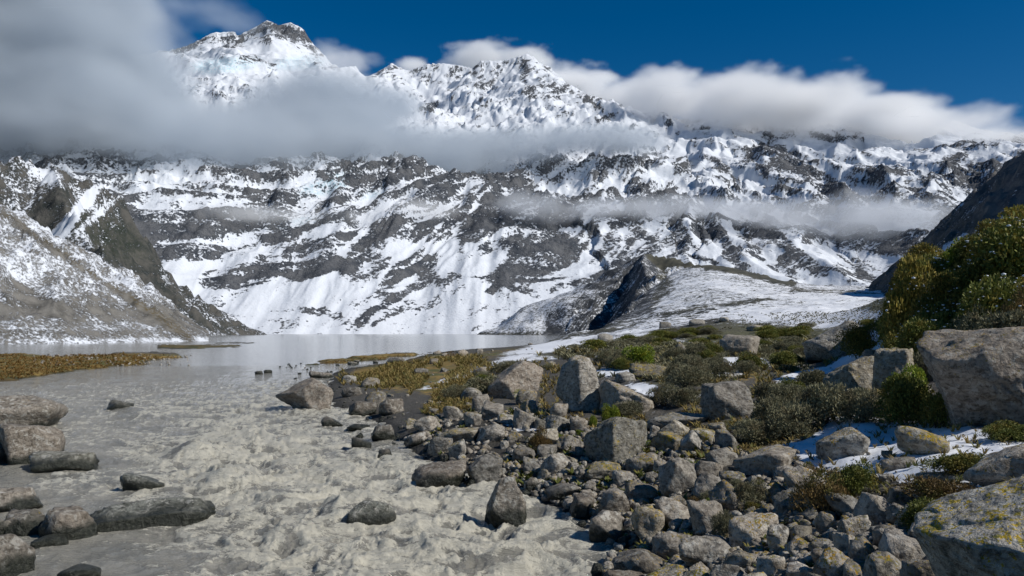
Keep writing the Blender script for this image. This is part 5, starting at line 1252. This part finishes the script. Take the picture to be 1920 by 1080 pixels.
# tussock grass and low herbs: stuff
def nosnow(a, lim=0.45): return blob_field(a[:, 0], a[:, 1], SNOW) < lim
def tufts(name, label, poly, n, hpx, mat, seed, blades=9, wid=0.05, smin=0.03, clump=True, rmax=260, lim=9):
    rs = np.random.RandomState(seed); a = sample(poly, n, rs); a = a + rs.normal(size=a.shape) * np.array([9, 2.5]) * np.clip((a[:, 1:2] - 622) / 60, 0.15, 2)
    P3, RR, OK = stand(a[:, 0], a[:, 1]); k = OK & nosnow(a, lim) & (P3[:, 2] > 0.06) & (RR < rmax) & (fbm(P3[:, 0] / (2 + RR / 18), P3[:, 1] / (2 + RR / 9), 3, seed + 600) > -0.22 if clump else True); P3, RR = P3[k], RR[k]; n = len(P3)
    h = np.maximum(hpx * RR / FPX * (0.5 + rs.rand(n)), smin)
    b0 = np.repeat(P3, blades, 0); hh = np.repeat(h, blades) * (0.6 + 0.6 * rs.rand(n * blades))
    an = rs.rand(n * blades) * 6.28; le = 0.35 + 0.5 * rs.rand(n * blades)
    d = np.stack([np.cos(an) * le, np.sin(an) * le, np.ones(n * blades)], 1)
    s = np.stack([-np.sin(an), np.cos(an), 0 * an], 1) * (hh * wid * 2.2)[:, None]
    b0 = b0 + d * np.array([1, 1, 0]) * (hh * 0.25)[:, None]
    mid = b0 + d * (hh * 0.6)[:, None]; tip = b0 + d * np.array([1.7, 1.7, 1]) * hh[:, None]
    V = np.stack([b0 - s, b0 + s, mid + s * 0.8, tip, mid - s * 0.8], 1).reshape(-1, 3)
    i = np.arange(n * blades)[:, None] * 5
    F = np.concatenate([i + np.array([0, 1, 2]), i + np.array([0, 2, 4]), i + np.array([4, 2, 3])])
    me = np_mesh(name, V, F, mat, False, {'rnd': np.repeat(rs.rand(n * blades), 5)})
    return tag(add(name, me), label, None, None, 'stuff')
GM = leaf_material('golden_tussock', (0.15, 0.105, 0.03), (0.31, 0.23, 0.08), (0.13, 0.14, 0.04))
GI = leaf_material('brown_island_grass', (0.12, 0.066, 0.018), (0.24, 0.135, 0.04), (0.13, 0.11, 0.03))
tufts('tussock_grass', 'golden tussock grass on the shore of the right bank', [(640, 700), (700, 686), (900, 668), (930, 690), (880, 720), (900, 760), (800, 790), (740, 730), (640, 715)], 3800, 5.5, GM, 1)
tufts('island_grass', 'golden brown grass covering the low island', [(-60, 664), (100, 660), (220, 664), (330, 672), (180, 695), (-60, 715)], 2600, 2.6, GI, 2)
tufts('spit_grass', 'golden grass along the thin spits in the lake', [(560, 690), (600, 678), (860, 660), (860, 668), (700, 682)], 500, 2.2, GI, 3)
SG = LM['grey']
tufts('flat_scrub', 'low grey green scrub covering the flat behind the boulders', [(1000, 668), (1150, 640), (1300, 618), (1690, 592), (1690, 660), (1500, 690), (1300, 720), (1080, 700)], 6000, 7, SG, 14, 14, 0.07, 0.05, lim=0.5, rmax=170)
tufts('bench_scrub', 'dark low scrub dotted over the snowy bench', [(1180, 622), (1260, 600), (1500, 560), (1690, 550), (1690, 600), (1400, 615), (1200, 632)], 2600, 1.8, LM['grey'], 15, 12, 0.08, 0.1, rmax=420)
tufts('bank_grass', 'short dry grass between stones, snow and scrub', [(900, 700), (1100, 650), (1650, 640), (1700, 720), (1500, 900), (1400, 860), (1000, 790)], 3200, 7, GM, 4, lim=0.5)
tufts('rubble_herbs', 'tiny green and brown plants between the rubble stones', RUBBLE, 900, 8, LM['olive'], 8, 12, 0.12)
tufts('snow_edge_grass', 'dry grass poking through the near snow patch', [(1460, 850), (1540, 800), (1700, 780), (1920, 790), (1960, 930), (1700, 960), (1560, 960), (1480, 900)], 330, 9, GM, 5)
# ------------------------------------------------------------------ a label of its own for every repeat, from its size and its neighbours
LAND = [(1085, 730, 'tall pointed boulder'), (965, 715, 'broad slanting boulder'), (1158, 830, 'orange topped boulder'), (1178, 745, 'boulder sloping right'), (1367, 750, 'blocky split boulder'),
        (1630, 705, 'yellow lichened split boulder'), (1835, 715, 'huge right edge boulder'), (1870, 1000, 'massive bottom right boulder'), (1385, 650, 'humped scrub boulder'), (1565, 640, 'large dark boulder'),
        (1580, 835, 'dark sloping snow boulder'), (1730, 830, 'round lichened snow boulder'), (1885, 875, 'right edge boulder'), (1435, 868, 'slanting orange crested boulder'), (1273, 895, 'large upright boulder'),
        (1215, 985, 'egg shaped grooved boulder'), (1205, 922, 'orange lichened boulder'), (1150, 945, 'green grey blocky boulder'), (1258, 1027, 'round reddish boulder'), (1330, 1035, 'white streaked boulder'),
        (1637, 960, 'ridged boulder'), (1626, 1045, 'smooth egg boulder'), (822, 890, 'wide pinkish boulder'), (910, 882, 'speckled boulder'), (948, 940, 'pointed river boulder'), (570, 745, 'overhanging boulder'),
        (1457, 1012, 'golden streaked boulder'), (735, 763, 'domed shore boulder'), (1690, 933, 'blocky boulder at the snow rim'), (1402, 925, 'round grey shrub'), (1200, 665, 'bright olive shrub'), (860, 818, 'long low boulder'),
        (1712, 580, 'tall golden shrub'), (1800, 490, 'bright green shrub'), (1895, 455, 'golden crown shrub'), (1870, 590, 'broad yellow green shrub'), (790, 700, 'yellow shore grass'), (1260, 790, 'long low rock ledge'),
        (1206, 480, 'dark moraine peak'), (1040, 630, 'lake corner'), (1640, 535, 'foot of the dark slope'), (1450, 535, 'moraine crest'), (1650, 650, 'snowy slope'), (1540, 755, 'grey green shrub mass'), (1200, 1060, 'wedge shaped boulder'), (1205, 870, 'smooth grey boulder')]
used = set(o.get('label') for o in bpy.data.objects)
def dirword(dx, dy):
    a = math.degrees(math.atan2(-dy, dx)) % 360
    return ['right of', 'up and right of', 'above', 'up and left of', 'left of', 'down and left of', 'below', 'down and right of'][int((a + 22.5) // 45) % 8]
for o, x, y, s_, noun, lo_, hi_ in LOOSE:
    sz = 'small' if s_ < lo_ * 1.35 else ('big' if s_ > (lo_ + hi_) * 0.55 else 'mid sized')
    near = sorted(LAND, key=lambda q: (q[0] - x) ** 2 + ((q[1] - y) * 1.5) ** 2)[:9]
    cand = []
    for q in near[:2]:
        d = math.hypot(q[0] - x, q[1] - y); far_ = 'just' if d < 45 else ('a little' if d < 90 else 'well')
        cand.append('%s %s %s %s the %s' % (sz, noun, far_, dirword(x - q[0], y - q[1]), q[2]))
    for i in range(0, 8):
        for j in range(i + 1, 9):
            cand.append('%s %s %s the %s, towards the %s' % (sz, noun, dirword(x - near[i][0], y - near[i][1]), near[i][2], near[j][2]))
    cand = [c for c in cand if len(c.split()) <= 16] or [sz + ' ' + noun + ' on the right bank']
    lab = next((c for c in cand if c not in used), cand[0])
    used.add(lab); o['label'] = lab
